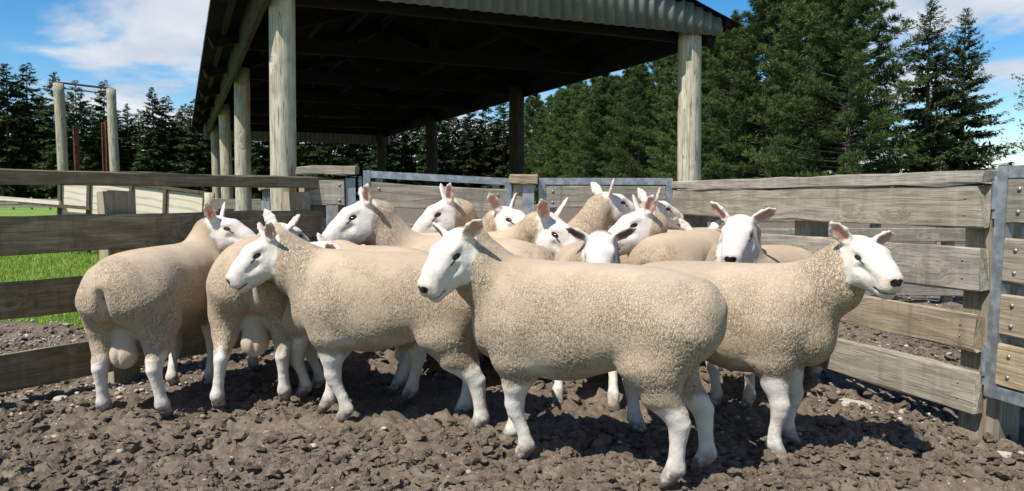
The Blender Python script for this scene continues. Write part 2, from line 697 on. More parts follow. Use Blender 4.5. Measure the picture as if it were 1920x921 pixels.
            q[~flip] = q[~flip][:, ::-1]
            quads.append(q)
        Q = np.concatenate(quads)
        Q = Q[(Q >= 0).all(1)]
        # two light smoothing passes take out the grid
        for it in range(2):
            acc = np.zeros_like(V)
            num = np.zeros(len(V))
            for i in range(4):
                a, b = Q[:, i], Q[:, (i + 1) % 4]
                for k in range(3):
                    acc[:, k] += np.bincount(a, V[b, k], len(V)) + np.bincount(b, V[a, k], len(V))
                num += np.bincount(a, minlength=len(V)) + np.bincount(b, minlength=len(V))
            V = V * 0.45 + 0.55 * acc / np.maximum(num, 1)[:, None]
        return V, Q


def rot_head(yaw, pitch, roll=0.0):
    return np.array((Matrix.Rotation(yaw, 3, 'Z') @ Matrix.Rotation(-pitch, 3, 'Y') @ Matrix.Rotation(roll, 3, 'X')))


def make_sheep(label, loc, rz, poll, hyaw, hpitch, feet=((0, 0),) * 4, h=0.0055, size=1.0, ears=(0.35, 0.35),
               ear_fold=(0.25, 0.25), ram=False, seed=0, ear_dark=0.0, roll=0.0, legs=True, dirt=0.0, tag_ear=0,
               neck_fat=1.0, hs=1.0):
    """poll: skull base in the animal's frame (x forward, y left, z up). ears: how far each ear is raised."""
    poll = np.array(poll, float)
    R = rot_head(hyaw, hpitch, roll)

    Rn = R
    HS = np.array((0.91, 1.03, 1.03)) * hs                         # a short, deep head
    R = Rn * HS[None, :]

    def H(x, y, z):
        return poll + R @ np.array((x, y, z))
    ys = [0.30, -0.30, poll[1] - 0.18, poll[1] + 0.18, H(0.30, 0, 0)[1]]
    xs = [-0.60, 0.56, poll[0] - 0.2, poll[0] + 0.2, H(0.32, 0, 0)[0]]
    hi = (max(xs) + 0.05, max(ys) + 0.05, poll[2] + 0.24)
    lo = (min(xs) - 0.05, min(ys) - 0.05, -0.03)
    Fd = Field(lo, hi, h)
    rs = np.random.default_rng(seed + 100)
    j = lambda s: float(rs.normal(0, s))
    # barrel, quarters and brisket
    st = [(-0.435, 0.605, 0.150, 0.150), (-0.335, 0.603, 0.205 + j(.004), 0.185), (-0.17, 0.603, 0.198, 0.194),
          (0.04, 0.563, 0.208 + j(.006), 0.236), (0.22, 0.572, 0.192, 0.228), (0.335, 0.585, 0.145, 0.180)]
    Fd.barrel(st, 0.105, 0.105, 2.35)
    Fd.ball((0.375, 0, 0.515), (0.085, 0.105, 0.115), 0.06)
    for sgn in (1, -1):
        Fd.ball((0.255, sgn * 0.135, 0.565), (0.095, 0.072, 0.150), 0.04)           # shoulder blade
    # neck
    back = H(-0.045, 0, -0.035)
    nb = np.array((0.27, 0.0, 0.635))
    mid = nb * 0.45 + back * 0.55 + np.array((0.035, 0, -0.012))
    nup = (-(back - nb)[2], 0, (back - nb)[0]) if abs((back - nb)[0]) > 0.05 else (-1, 0, 0.2)
    Fd.seg(nb, mid, (0.142, 0.165), (0.104 * neck_fat, 0.122 * neck_fat), 0.06, up=nup)
    Fd.seg(mid, back, (0.104 * neck_fat, 0.122 * neck_fat), (0.086 * neck_fat, 0.096), 0.05, up=nup)
    fw, upv = R[:, 0], R[:, 2]
    # skull and face
    Fd.g = 0.5 + 0.5 * hs if hs < 1 else hs
    Fd.seg(H(-0.005, 0, 0.0), H(0.085, 0, -0.008), (0.066, 0.070), (0.066, 0.070), 0.03, up=upv, n=2.3)
    Fd.seg(H(0.085, 0, -0.008), H(0.165, 0, -0.026), (0.066, 0.067), (0.053, 0.056), 0.025, up=upv, n=2.3)
    Fd.seg(H(0.165, 0, -0.026), H(0.236, 0, -0.044), (0.054, 0.057), (0.047, 0.050), 0.02, up=upv, n=2.4, eb=0.030)
    Fd.seg(H(0.04, 0, -0.066), H(0.15, 0, -0.076), (0.054, 0.062), (0.044, 0.042), 0.03, up=upv)
    Fd.seg(H(0.15, 0, -0.074), H(0.224, 0, -0.090), (0.044, 0.036), (0.035, 0.024), 0.016, up=upv, eb=0.026)
    Fd.seg(H(0.10, 0, 0.040), H(0.200, 0, 0.000), 0.022, 0.020, 0.025, up=upv)          # bridge of the nose
    for sgn in (1, -1):
        Fd.ball(H(0.234, sgn * 0.021, -0.056), (0.029, 0.026, 0.026), 0.012, up=upv, fwd=fw)     # muzzle pads
        Fd.ball(H(0.072, sgn * 0.052, 0.034), (0.030, 0.017, 0.014), 0.016, up=upv, fwd=fw)      # brow
        Fd.ball(H(0.070, sgn * 0.048, -0.058), (0.052, 0.027, 0.052), 0.03, up=upv, fwd=fw)      # cheek
        Fd.seg(H(0.115, sgn * 0.075, -0.022), H(0.165, sgn * 0.066, -0.030), (0.020, 0.012), (0.016, 0.010), 0.02, up=upv, sub=True)   # hollow before the cheek
        Fd.seg(H(0.205, sgn * 0.060, -0.030), H(0.222, sgn * 0.056, -0.056), (0.006, 0.006), (0.006, 0.006), 0.014, up=upv, sub=True)  # behind the nostril
        Fd.ball(H(0.090, sgn * 0.074, 0.013), (0.020, 0.012, 0.010), 0.010, up=upv, fwd=fw, sub=True)
        Fd.ball(H(0.268, sgn * 0.019, -0.030), (0.009, 0.0055, 0.006), 0.006, up=upv, fwd=fw, sub=True)
    # mouth slit
    Fd.seg(H(0.285, 0, -0.082), H(0.205, 0, -0.075), (0.06, 0.0024), (0.06, 0.0024), 0.006, up=upv, sub=True)
    # ears
    ear_data = []
    for i, sgn in enumerate((1, -1)):
        lift, fold = ears[i], ear_fold[i]
        d = np.array((-0.16 - fold * 0.4, sgn * math.cos(lift), math.sin(lift)))
        d /= np.linalg.norm(d)
        face = np.array((0.86, sgn * 0.42, -0.10))                # the way the ear opens
        face -= d * face.dot(d)
        face /= np.linalg.norm(face)
        base = np.array((-0.008, sgn * 0.050, 0.040))
        dW, fW = Rn @ d, Rn @ face
        B = H(*base)
        # blade, stalk and hollow
        pts = [B, B + dW * 0.028 * hs, B + dW * 0.064 * hs, B + dW * 0.100 * hs, B + dW * 0.127 * hs]
        wd = [0.019, 0.028, 0.035, 0.026, 0.008]
        th = [0.016, 0.014, 0.0115, 0.009, 0.006]
        for q in range(4):
            Fd.seg(pts[q], pts[q + 1], (wd[q], th[q]), (wd[q + 1], th[q + 1]), 0.010, up=fW, ea=0.006, eb=0.006)
        c0, c1 = B + (dW * 0.032 + fW * 0.0125) * hs, B + (dW * 0.100 + fW * 0.010) * hs
        Fd.seg(c0, c1, (0.021, 0.013), (0.017, 0.009), 0.008, up=fW, sub=True)
        ear_data.append((B, dW, fW))
    Fd.g = 1.0
    # legs: (hip/shoulder .. hoof); feet give each foot's offset
    if legs:
        for i, (sx, sy) in enumerate(((1, 1), (1, -1), (-1, 1), (-1, -1))):
            fx, fy = feet[i][0], feet[i][1]
            if sx > 0:
                ch = [((0.245, 0.105, 0.545), (0.095, 0.115), 0.0), ((0.250, 0.118, 0.420), (0.068, 0.088), 0.1),
                      ((0.268, 0.112, 0.325), (0.041, 0.050), 0.3), ((0.300, 0.108, 0.238), (0.034, 0.038), 0.55),
                      ((0.300, 0.108, 0.205), (0.028, 0.032), 0.6), ((0.293, 0.106, 0.130), (0.0205, 0.0235), 0.85),
                      ((0.294, 0.105, 0.072), (0.029, 0.033), 1.0), ((0.314, 0.105, 0.042), (0.0255, 0.027), 1.0),
                      ((0.334, 0.105, 0.014), (0.034, 0.022), 1.0)]
            else:
                ch = [((-0.330, 0.095, 0.570), (0.125, 0.170), 0.0), ((-0.300, 0.120, 0.445), (0.094, 0.122), 0.05),
                      ((-0.325, 0.126, 0.350), (0.058, 0.070), 0.25), ((-0.374, 0.120, 0.272), (0.036, 0.045), 0.5),
                      ((-0.386, 0.118, 0.240), (0.031, 0.041), 0.6), ((-0.374, 0.118, 0.140), (0.0225, 0.0265), 0.85),
                      ((-0.367, 0.118, 0.076), (0.031, 0.035), 1.0), ((-0.347, 0.118, 0.044), (0.027, 0.029), 1.0),
                      ((-0.325, 0.118, 0.014), (0.035, 0.022), 1.0)]
            P_ = [(np.array((c[0][0] + fx * c[2], sy * c[0][1] + fy * c[2], c[0][2])), c[1]) for c in ch]
            for q in range(len(P_) - 1):
                (a, ra), (b, rb) = P_[q], P_[q + 1]
                kk = 0.05 if q == 0 else (0.03 if q < 3 else 0.012)
                Fd.seg(a, b, ra, rb, kk, up=(1, 0, 0.05) if q < 7 else (0, 0, 1), n=2.0)
            hf = P_[-1][0]
            Fd.seg(hf + np.array((0.055, 0, 0.06)), hf + np.array((0.055, 0, -0.02)), (0.004, 0.03), (0.004, 0.03), 0.008,
                   up=(1, 0, 0), sub=True)                           # cloven toes
    # dock, cleft between the quarters
    Fd.ball((-0.512, 0, 0.630), (0.018, 0.026, 0.040), 0.04)
    Fd.seg((-0.575, 0, 0.60), (-0.505, 0, 0.38), (0.012, 0.06), (0.022, 0.10), 0.045, up=(-1, 0, 0), sub=True)
    if ram:
        Fd.seg((-0.365, 0, 0.43), (-0.375, 0, 0.312), (0.042, 0.040), (0.066, 0.058), 0.018, up=(1, 0, 0), eb=0.074)
        Fd.seg((-0.46, 0, 0.36), (-0.44, 0, 0.25), (0.003, 0.03), (0.003, 0.03), 0.02, up=(1, 0, 0), sub=True)
    V, Q = Fd.surface()
    # zones
    hc = (V - poll) @ Rn / HS[None, :]
    n1 = vnoise(V * 38.0 + seed * 3.1, 5)
    n2 = vnoise(V * 11.0 + seed, 9)
    zone = np.ones((len(V), 4), np.float32)
    zb = np.zeros((len(V), 4), np.float32)
    zb[:, 3] = 1
    xb = -0.016 - 0.55 * hc[:, 2] + 0.010 * n1
    near = np.linalg.norm(hc - np.array((0.10, 0, -0.03)), axis=1) < 0.23
    xb = np.where(hc[:, 2] < -0.085, xb + 2.6 * (-0.085 - hc[:, 2]), xb)
    face = near * sstep(hc[:, 0], xb - 0.008, xb + 0.008) * (1 - sstep(np.abs(hc[:, 1]) + 0.006 * n1, 0.080, 0.092))
    earm = np.zeros(len(V))
    inner = np.zeros(len(V))
    tipd = np.zeros(len(V))
    for B, dW, fW in ear_data:
        q = V - B
        q = q / hs
        al = q @ dW
        r = np.linalg.norm(q - al[:, None] * dW, axis=1)
        me_ = (al > -0.012) * (al < 0.16) * (r < 0.046)
        earm = np.maximum(earm, me_ * sstep(al, -0.012, 0.006))
        inn = me_ * sstep(al, 0.018, 0.04) * (1 - sstep(al, 0.095, 0.118)) * (1 - sstep(r, 0.019, 0.027)) * ((q @ fW) < 0.006) * ((q @ fW) > -0.006)
        inner = np.maximum(inner, inn)
        tipd = np.maximum(tipd, me_ * ear_dark * sstep(al + 0.02 * n1, 0.03, 0.07))
    legw = np.where(V[:, 0] > 0, sstep(V[:, 2] + 0.030 * n2 + 0.022 * n1, 0.325, 0.36), sstep(V[:, 2] + 0.03 * n2 + 0.022 * n1 + 0.10 * (V[:, 0] + 0.33), 0.265, 0.305))
    wool = (1 - face) * (1 - earm) * legw
    if ram:
        q = (V - np.array((-0.372, 0, 0.325))) / np.array((0.085, 0.080, 0.118))
        scr = 1 - sstep(np.linalg.norm(q, axis=1), 0.92, 1.1)
        scr = scr * (V[:, 2] < 0.435)
        wool = wool * (1 - 0.45 * scr)
        wool = np.where(scr > 0.5, 0.86, wool)
        zb[:, 0] = 0
    else:
        scr = np.zeros(len(V))
    fl = np.exp(-(((V[:, 0] + 0.13) / 0.075) ** 2 + ((V[:, 2] - 0.395) / 0.034) ** 2)) + \
        np.exp(-(((V[:, 0] - 0.14) / 0.055) ** 2 + ((V[:, 2] - 0.40) / 0.030) ** 2))
    dock = np.exp(-((V[:, 1] / 0.024) ** 2 + ((V[:, 2] - 0.555) / 0.060) ** 2)) * (V[:, 0] < -0.36)
    anus = np.exp(-((V[:, 1] / 0.012) ** 2 + ((V[:, 2] - 0.592) / 0.014) ** 2)) * (V[:, 0] < -0.36)
    wool = wool * (1 - 0.75 * np.clip(fl, 0, 1)) * (1 - 0.85 * dock) * (1 - anus)
    zone[:, 0] = np.clip(wool, 0, 1)
    zone[:, 1] = np.clip(inner * 0.95 + 0.10 * earm + 0.25 * scr + 0.45 * dock * sstep(V[:, 2], 0.53, 0.58) + 0.10 * np.clip(fl, 0, 1), 0, 1)
    zone[:, 2] = np.clip((1 - sstep(V[:, 2] + 0.02 * n1, 0.025, 0.12)) * 1.0 + dirt * (1 - sstep(V[:, 2], 0.1, 0.3)), 0, 1)
    # crimp: deep on neck, quarters and lower sides, smooth along the back
    low = 1 - sstep(V[:, 2] + 0.03 * n2, 0.56, 0.80)
    quarter = sstep(-V[:, 0], 0.33, 0.48) * 0.9
    neckm = sstep(V[:, 0], 0.26, 0.36)
    cr = np.clip(0.22 + 0.78 * np.maximum(low, np.maximum(quarter * (1 - sstep(V[:, 2], 0.74, 0.80)), neckm * 0.85)), 0, 1)
    zb[:, 0] = cr * (1 - scr * 0.8)
    zb[:, 3] = np.clip(np.maximum(neckm * 0.95, 0.6 * low * sstep(n2, -0.2, 0.5) * (V[:, 2] > 0.34)), 0, 1) * (1 - scr)
    zb[:, 1] = np.clip(tipd + 0.7 * anus + 0.55 * inner * (ear_dark > 0), 0, 1)
    zb[:, 2] = near * (hc[:, 0] > 0.02)
    me = np_mesh('sheep_body', V * size, Q)
    for nm, arr in (('rest', V), ('headco', hc)):
        at = me.attributes.new(nm, 'FLOAT_VECTOR', 'POINT')
        at.data.foreach_set('vector', np.ascontiguousarray(arr, np.float32).ravel())
    for nm, arr in (('zone', zone), ('zone_b', zb)):
        at = me.attributes.new(nm, 'FLOAT_COLOR', 'POINT')
        at.data.foreach_set('color', np.ascontiguousarray(arr, np.float32).ravel())
    at = me.attributes.new('seed', 'FLOAT', 'POINT')
    at.data.foreach_set('value', np.full(len(V), seed * 1.37, np.float32))
    root = empty('sheep', loc, rz)
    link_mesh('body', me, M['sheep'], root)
    for sgn in (1, -1):
        e = H(0.089, sgn * 0.0565, 0.012) * size
        ey = link_mesh('eye', EYE_ME, M['eye'], root, loc=Vector(e))
        ey.rotation_euler = Matrix(Rn.tolist()).to_euler()
        ey.scale = (1.45 * size, 0.95 * size, 0.78 * size)
    if tag_ear:
        B, dW, fW = ear_data[0 if tag_ear > 0 else 1]
        p = (B + dW * 0.045 + fW * 0.012) * size
        tg = link_mesh('ear_tag', TAG_ME, M['tag'], root, loc=Vector(p))
        tg.rotation_euler = Vector(fW).to_track_quat('Z', 'Y').to_euler()
    tag(root, label, 'sheep', 'sheep crowded in the pen')
    return root


def unit_sphere(r, nu=14, nv=9):
    V, F_ = [(0, 0, r)], []
    for i in range(1, nv):
        a = math.pi * i / nv
        for k in range(nu):
            b = 2 * math.pi * k / nu
            V.append((r * math.sin(a) * math.cos(b), r * math.sin(a) * math.sin(b), r * math.cos(a)))
    V.append((0, 0, -r))
    for k in range(nu):
        F_.append((0, 1 + k, 1 + (k + 1) % nu))
        F_.append((len(V) - 1, 1 + (nv - 2) * nu + (k + 1) % nu, 1 + (nv - 2) * nu + k))
        for i in range(nv - 2):
            a = 1 + i * nu
            F_.append((a + k, a + nu + k, a + nu + (k + 1) % nu, a + (k + 1) % nu))
    return V, F_


_mb = MB()
_mb.add(*unit_sphere(0.0115), smooth=True)
EYE_ME = _mb.mesh('eyeball')
_mb = MB()
_mb.tube([(0, 0, -0.002), (0, 0, 0.002)], 0.013, 12)
TAG_ME = _mb.mesh('tag_disc')
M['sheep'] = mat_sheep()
M['eye'] = mat_eye()
M['tag'] = mat_tag()
# ------------------------------------------------------------------ materials of the place
def mat_mud(name='churned_mud', gravel=False):
    t = NT(name)
    p = t.pos()
    a = t.noise(p, 5.0, 4, 0.6)
    b = t.noise(p, 45.0, 4, 0.65)
    c = t.mix(t.ramp(a, 0.3, 0.7), (0.080, 0.061, 0.045), (0.155, 0.123, 0.093))
    c = t.mix(t.m('MULTIPLY', t.ramp(b, 0.42, 0.72), 0.55), c, (0.245, 0.198, 0.152))
    d = t.noise(p, 160.0, 3, 0.6)
    c = t.mix(t.m('MULTIPLY', t.ramp(d, 0.5, 0.75), 0.3), c, (0.07, 0.054, 0.042))
    wet = t.ramp(t.noise(p, 2.2, 3, 0.5), 0.5, 0.68)
    c = t.mix(t.m('MULTIPLY', wet, 0.45), c, (0.075, 0.058, 0.045))
    # small stones trodden into the surface
    v = t.voro(p, 55.0, 'F1')
    pc = t.voro(p, 55.0, 'F1', out='Color')
    pick = t.m('MULTIPLY', t.ramp(t.sep(pc)[0], 0.70 if not gravel else 0.25, 0.74 if not gravel else 0.30), t.m('SUBTRACT', 1.0, t.ramp(v, 0.20, 0.32)))
    stone = t.mix(t.sep(pc)[1], (0.20, 0.18, 0.16), (0.40, 0.375, 0.34))
    c = t.mix(t.m('MULTIPLY', pick, 0.8), c, stone)
    hgt = t.m('ADD', t.m('ADD', t.m('MULTIPLY', b, 0.5), t.m('MULTIPLY', d, 0.3)), t.m('MULTIPLY', pick, 0.4))
    nrm = t.bump(hgt, 0.8, 0.014)
    return t.done(c, t.m('SUBTRACT', 0.95, t.m('MULTIPLY', wet, 0.25)), nrm)


def mat_clod():
    t = NT('mud_clods')
    p = t.pos()
    v = t.attr('tone')
    b = t.noise(p, 90.0, 4, 0.65)
    c = t.mix(v, (0.076, 0.057, 0.042), (0.195, 0.155, 0.117))
    c = t.mix(t.m('MULTIPLY', t.ramp(b, 0.45, 0.75), 0.5), c, (0.255, 0.206, 0.16))
    return t.done(c, 0.95, t.bump(b, 1.0, 0.014))


def mat_stone():
    t = NT('pale_stones')
    p = t.pos()
    v = t.attr('tone')
    b = t.noise(p, 70.0, 4, 0.6)
    c = t.mix(v, (0.19, 0.165, 0.14), (0.46, 0.415, 0.35))
    c = t.mix(t.m('MULTIPLY', t.ramp(b, 0.4, 0.7), 0.4), c, (0.26, 0.22, 0.17))
    return t.done(c, 0.85, t.bump(b, 0.4, 0.005))


def mat_grass():
    t = NT('short_grass')
    p = t.pos()
    a = t.noise(p, 0.35, 4, 0.55)
    b = t.noise(t.map(p, (1, 0.5, 1)), 14.0, 4, 0.65)
    c = t.mix(t.ramp(a, 0.3, 0.7), (0.115, 0.20, 0.025), (0.19, 0.285, 0.045))
    c = t.mix(t.m('MULTIPLY', t.ramp(b, 0.4, 0.75), 0.55), c, (0.20, 0.29, 0.07))
    c = t.mix(t.m('MULTIPLY', t.ramp(b, 0.62, 0.3), 0.5), c, (0.05, 0.10, 0.014))
    return t.done(c, 0.9, t.bump(b, 0.8, 0.05))


def mat_blade():
    t = NT('grass_blades')
    v = t.attr('tone')
    c = t.mix(v, (0.115, 0.215, 0.022), (0.33, 0.43, 0.085))
    t.done(c, 0.7)
    tr = t.n('ShaderNodeBsdfTranslucent')
    t.put(tr.inputs[0], c)
    mx = t.n('ShaderNodeMixShader')
    mx.inputs[0].default_value = 0.3
    t.nt.links.new(t.bsdf.outputs[0], mx.inputs[1])
    t.nt.links.new(tr.outputs[0], mx.inputs[2])
    t.nt.links.new(mx.outputs[0], t.out.inputs['Surface'])
    return t.mat


def mat_wood(name, ca, cb, dark, moss=0.0, axis='X', scale=1.0, check=0.22):
    """weathered timber; the grain runs along the object's own x (boards) or z (posts)"""
    t = NT(name)
    o = t.obj()
    r = t.rand()
    off = t.n('ShaderNodeCombineXYZ')
    for i, k in enumerate((37.0, 53.0, 71.0)):
        t.put(off.inputs[i], t.m('MULTIPLY', r, k))
    v = t.vadd(o, off.outputs[0])
    st = (0.10, 1.0, 1.0) if axis == 'X' else (1.0, 1.0, 0.10)
    kn = t.voro(t.map(v, (0.55, 1.0, 1.0) if axis == 'X' else (1.0, 1.0, 0.55)), 3.6, 'F1')      # knots bend the grain
    bend = t.m('MULTIPLY', t.ramp(kn, 0.30, 0.0), 0.055)
    bo = t.n('ShaderNodeCombineXYZ')
    for i in range(3):
        t.put(bo.inputs[i], bend)
    v2 = t.vadd(v, bo.outputs[0])
    g1 = t.noise(t.map(v2, st), 34.0 * scale, 5, 0.62, 0.6)
    g2 = t.noise(t.map(v2, tuple(s * (0.35 if s < 1 else 1) for s in st)), 150.0 * scale, 3, 0.6)
    big = t.noise(t.map(v, tuple(0.45 if s < 1 else 1 for s in st)), 4.0, 4, 0.6)
    c = t.mix(t.ramp(g1, 0.38, 0.62), ca, cb)
    c = t.mix(t.m('MULTIPLY', t.ramp(g2, 0.48, 0.66), 0.6), c, dark)
    c = t.mix(t.m('MULTIPLY', t.ramp(big, 0.46, 0.72), 0.45), c, dark)
    knot = t.m('SUBTRACT', 1.0, t.ramp(kn, 0.035, 0.075))
    c = t.mix(t.m('MULTIPLY', knot, 0.65), c, dark)
    # drying checks: long narrow cracks
    ck = t.noise(t.map(v2, tuple(0.045 if s < 1 else 1 for s in st)), 26.0 * scale, 2, 0.4)
    crack = t.m('SUBTRACT', 1.0, t.ramp(t.m('ABSOLUTE', t.m('SUBTRACT', ck, 0.56)), 0.004, 0.016))
    crack = t.m('MULTIPLY', crack, check)
    c = t.mix(t.m('MULTIPLY', crack, 0.8), c, tuple(x * 0.35 for x in dark))
    # rain streaks and grey weathering across the grain
    stn = t.noise(t.map(v, (9.0, 1.0, 1.2) if axis == 'X' else (1.2, 1.2, 0.5)), 2.2, 4, 0.65)
    c = t.mix(t.m('MULTIPLY', t.ramp(stn, 0.52, 0.74), 0.5), c, dark)
    c = t.mix(t.m('MULTIPLY', t.ramp(stn, 0.46, 0.26), 0.35), c, tuple(min(1, x * 1.15) for x in cb))
    hsv = t.n('ShaderNodeHueSaturation')
    t.put(hsv.inputs['Value'], t.ramp(r, 0, 1, 0.82, 1.16, False))
    t.put(hsv.inputs['Saturation'], t.ramp(t.m('FRACT', t.m('MULTIPLY', r, 7.7)), 0, 1, 0.8, 1.15, False))
    t.put(hsv.inputs['Color'], c)
    c = hsv.outputs[0]
    if moss > 0:
        ms = t.noise(v, 9.0, 5, 0.65)
        c = t.mix(t.m('MULTIPLY', t.ramp(ms, 0.46, 0.70), moss), c, (0.085, 0.092, 0.03))
    hgt = t.m('SUBTRACT', t.m('ADD', t.m('MULTIPLY', g1, 0.6), t.m('MULTIPLY', g2, 0.35)), crack)
    return t.done(c, 0.88, t.bump(hgt, 0.7, 0.006))


def mat_steel():
    t = NT('galvanised_steel')
    o = t.pos()
    a = t.noise(o, 22.0, 4, 0.6)
    c = t.mix(t.ramp(a, 0.35, 0.7), (0.22, 0.245, 0.27), (0.36, 0.385, 0.41))
    d = t.noise(o, 7.0, 5, 0.7)
    c = t.mix(t.m('MULTIPLY', t.ramp(d, 0.58, 0.75), 0.55), c, (0.33, 0.30, 0.255))
    return t.done(c, t.ramp(a, 0.3, 0.7, 0.38, 0.6), t.bump(a, 0.15, 0.003), 0.55)


def mat_plain(name, c, rough=0.6, metal=0.0, var=0.25, scale=20.0):
    t = NT(name)
    a = t.noise(t.pos(), scale, 4, 0.6)
    cc = t.mix(t.ramp(a, 0.3, 0.7), tuple(x * (1 - var) for x in c), tuple(min(1, x * (1 + var)) for x in c))
    return t.done(cc, rough, t.bump(a, 0.2, 0.004), metal)


def mat_iron():
    t = NT('painted_corrugated_iron')
    o = t.obj()
    a = t.noise(o, 6.0, 5, 0.65)
    r = t.rand()
    c = t.mix(t.ramp(a, 0.3, 0.75), (0.115, 0.132, 0.121), (0.17, 0.188, 0.17))
    g = t.noise(t.map(o, (1, 1, 0.12)), 24.0, 4, 0.6)
    c = t.mix(t.m('MULTIPLY', t.ramp(g, 0.52, 0.75), 0.4), c, (0.185, 0.19, 0.17))
    sp = t.noise(o, 55.0, 4, 0.7)
    c = t.mix(t.m('MULTIPLY', t.ramp(sp, 0.66, 0.76), 0.6), c, (0.30, 0.31, 0.28))
    hsv = t.n('ShaderNodeHueSaturation')
    t.put(hsv.inputs['Value'], t.ramp(r, 0, 1, 0.9, 1.1, False))
    t.put(hsv.inputs['Color'], c)
    return t.done(hsv.outputs[0], 0.55, t.bump(a, 0.1, 0.004), 0.1)


def mat_ply():
    t = NT('bleached_plywood')
    o = t.obj()
    r = t.rand()
    off = t.n('ShaderNodeCombineXYZ')
    for i, k in enumerate((11.0, 23.0, 31.0)):
        t.put(off.inputs[i], t.m('MULTIPLY', r, k))
    v = t.vadd(o, off.outputs[0])
    w = t.n('ShaderNodeTexWave')
    w.wave_type = 'RINGS'
    w.rings_direction = 'Y'
    w.inputs['Scale'].default_value = 1.6
    w.inputs['Distortion'].default_value = 6.0
    w.inputs['Detail'].default_value = 3.0
    w.inputs['Detail Scale'].default_value = 0.9
    t.put(w.inputs['Vector'], t.map(v, (0.9, 1.0, 1.5)))
    a = t.noise(v, 3.0, 4, 0.6)
    c = t.mix(t.ramp(w.outputs[1], 0.0, 0.3), (0.46, 0.39, 0.29), (0.62, 0.555, 0.46))
    c = t.mix(t.m('MULTIPLY', t.ramp(a, 0.45, 0.7), 0.45), c, (0.68, 0.635, 0.56))
    return t.done(c, 0.8)


M['mud'] = mat_mud()
M['clod'] = mat_clod()
M['stone'] = mat_stone()
M['grass'] = mat_grass()
M['blade'] = mat_blade()
M['wood'] = mat_wood('weathered_grey_board', (0.225, 0.20, 0.164), (0.335, 0.303, 0.25), (0.12, 0.103, 0.082))
M['wood_tan'] = mat_wood('newer_tan_board', (0.275, 0.212, 0.138), (0.39, 0.315, 0.212), (0.15, 0.11, 0.07))
M['wood_moss'] = mat_wood('mossy_brown_rail', (0.18, 0.138, 0.082), (0.28, 0.22, 0.135), (0.09, 0.067, 0.04), moss=0.5, check=0.15)
M['post'] = mat_wood('round_post_timber', (0.37, 0.335, 0.245), (0.52, 0.485, 0.37), (0.24, 0.205, 0.14), moss=0.25, axis='Z', check=0.9)
M['post_sq'] = mat_wood('square_post_timber', (0.27, 0.225, 0.16), (0.38, 0.325, 0.235), (0.16, 0.125, 0.085), moss=0.3, axis='Z')
M['shed_wood'] = mat_wood('shaded_shed_timber', (0.007, 0.0055, 0.004), (0.013, 0.010, 0.007), (0.004, 0.003, 0.0025), moss=0.0)  # timber colour lowered to near black to carry the shade indoors
M['shed_moss'] = mat_wood('mossy_shed_plate', (0.026, 0.024, 0.013), (0.05, 0.045, 0.026), (0.012, 0.011, 0.007), moss=0.3)  # mossy timber, its colour darkened for the shade of the overhang
M['steel'] = mat_steel()
M['iron'] = mat_iron()
M['roof_under'] = mat_plain('shaded_roof_underside', (0.005, 0.005, 0.005), 0.9, 0, 0.4, 3.0)  # roof underside coloured near black to stand in for deep shade
M['post_dark'] = mat_wood('shaded_post', (0.030, 0.023, 0.017), (0.060, 0.046, 0.034), (0.016, 0.012, 0.009), axis='Z')  # dark copy of the post timber, the roof's shade put into its colour
M['bolt'] = mat_plain('bolt_head', (0.30, 0.29, 0.27), 0.45, 0.7)
M['rust'] = mat_plain('rusty_steel', (0.13, 0.052, 0.032), 0.85, 0.1, 0.45, 14.0)
M['dark_steel'] = mat_plain('dark_bar', (0.035, 0.026, 0.024), 0.7, 0.2)
M['ply'] = mat_ply()
M['batten'] = mat_plain('dark_batten', (0.10, 0.075, 0.055), 0.85)

# ------------------------------------------------------------------ ground
FENCE_L0, FENCE_L1 = Vector((-3.42, 2.56)), Vector((-1.46, 5.46))       # left fence line
FENCE_R0, FENCE_R1 = Vector((2.055, 3.26)), Vector((1.265, 5.72))       # right fence line


def grass_mask(x, y):
    """1 where the paddock grass grows (left of the yards and beyond them)"""
    n = 0.22 * vnoise(np.stack([x * 1.3, y * 1.3, x * 0], 1), 3) + 0.10 * vnoise(np.stack([x * 6, y * 6, x * 0], 1), 4)
    e1 = y - (6.30 - 0.40 * (x + 4.26)) + n
    e2 = (-2.05 - 0.437 * (y - 5.5)) - x + n
    left = np.minimum(e1, e2)
    far = y - 82.0 + 6 * n
    return sstep(np.maximum(left, far), -0.12, 0.12)


def mud_height(x, y):
    p = np.stack([x, y, x * 0], 1)
    w = 0.05 * np.stack([fbm(p * 6, 2, 21), fbm(p * 6, 2, 31)], 1)
    xx, yy = x + w[:, 0], y + w[:, 1]
    big = 0.022 * fbm(p * 1.6, 3, 1)
    f1, f2, cv = worley2(xx * 11, yy * 11, 2)
    lump = 0.062 * (0.55 - f1) * (0.4 + 1.2 * cv)
    g1, g2, gv = worley2(xx * 26, yy * 26, 5)
    lump2 = 0.040 * (0.55 - g1) * (0.3 + 1.3 * gv)
    k1, k2, kv = worley2(xx * 55, yy * 55, 8)
    lump3 = 0.012 * (0.5 - k1)
    fine = 0.007 * fbm(p * 40, 2, 9)
    churn = sstep(fbm(p * 0.9, 2, 40), -0.5, 0.35) * 0.6 + 0.4
    return big + (lump + lump2) * churn + lump3 + fine


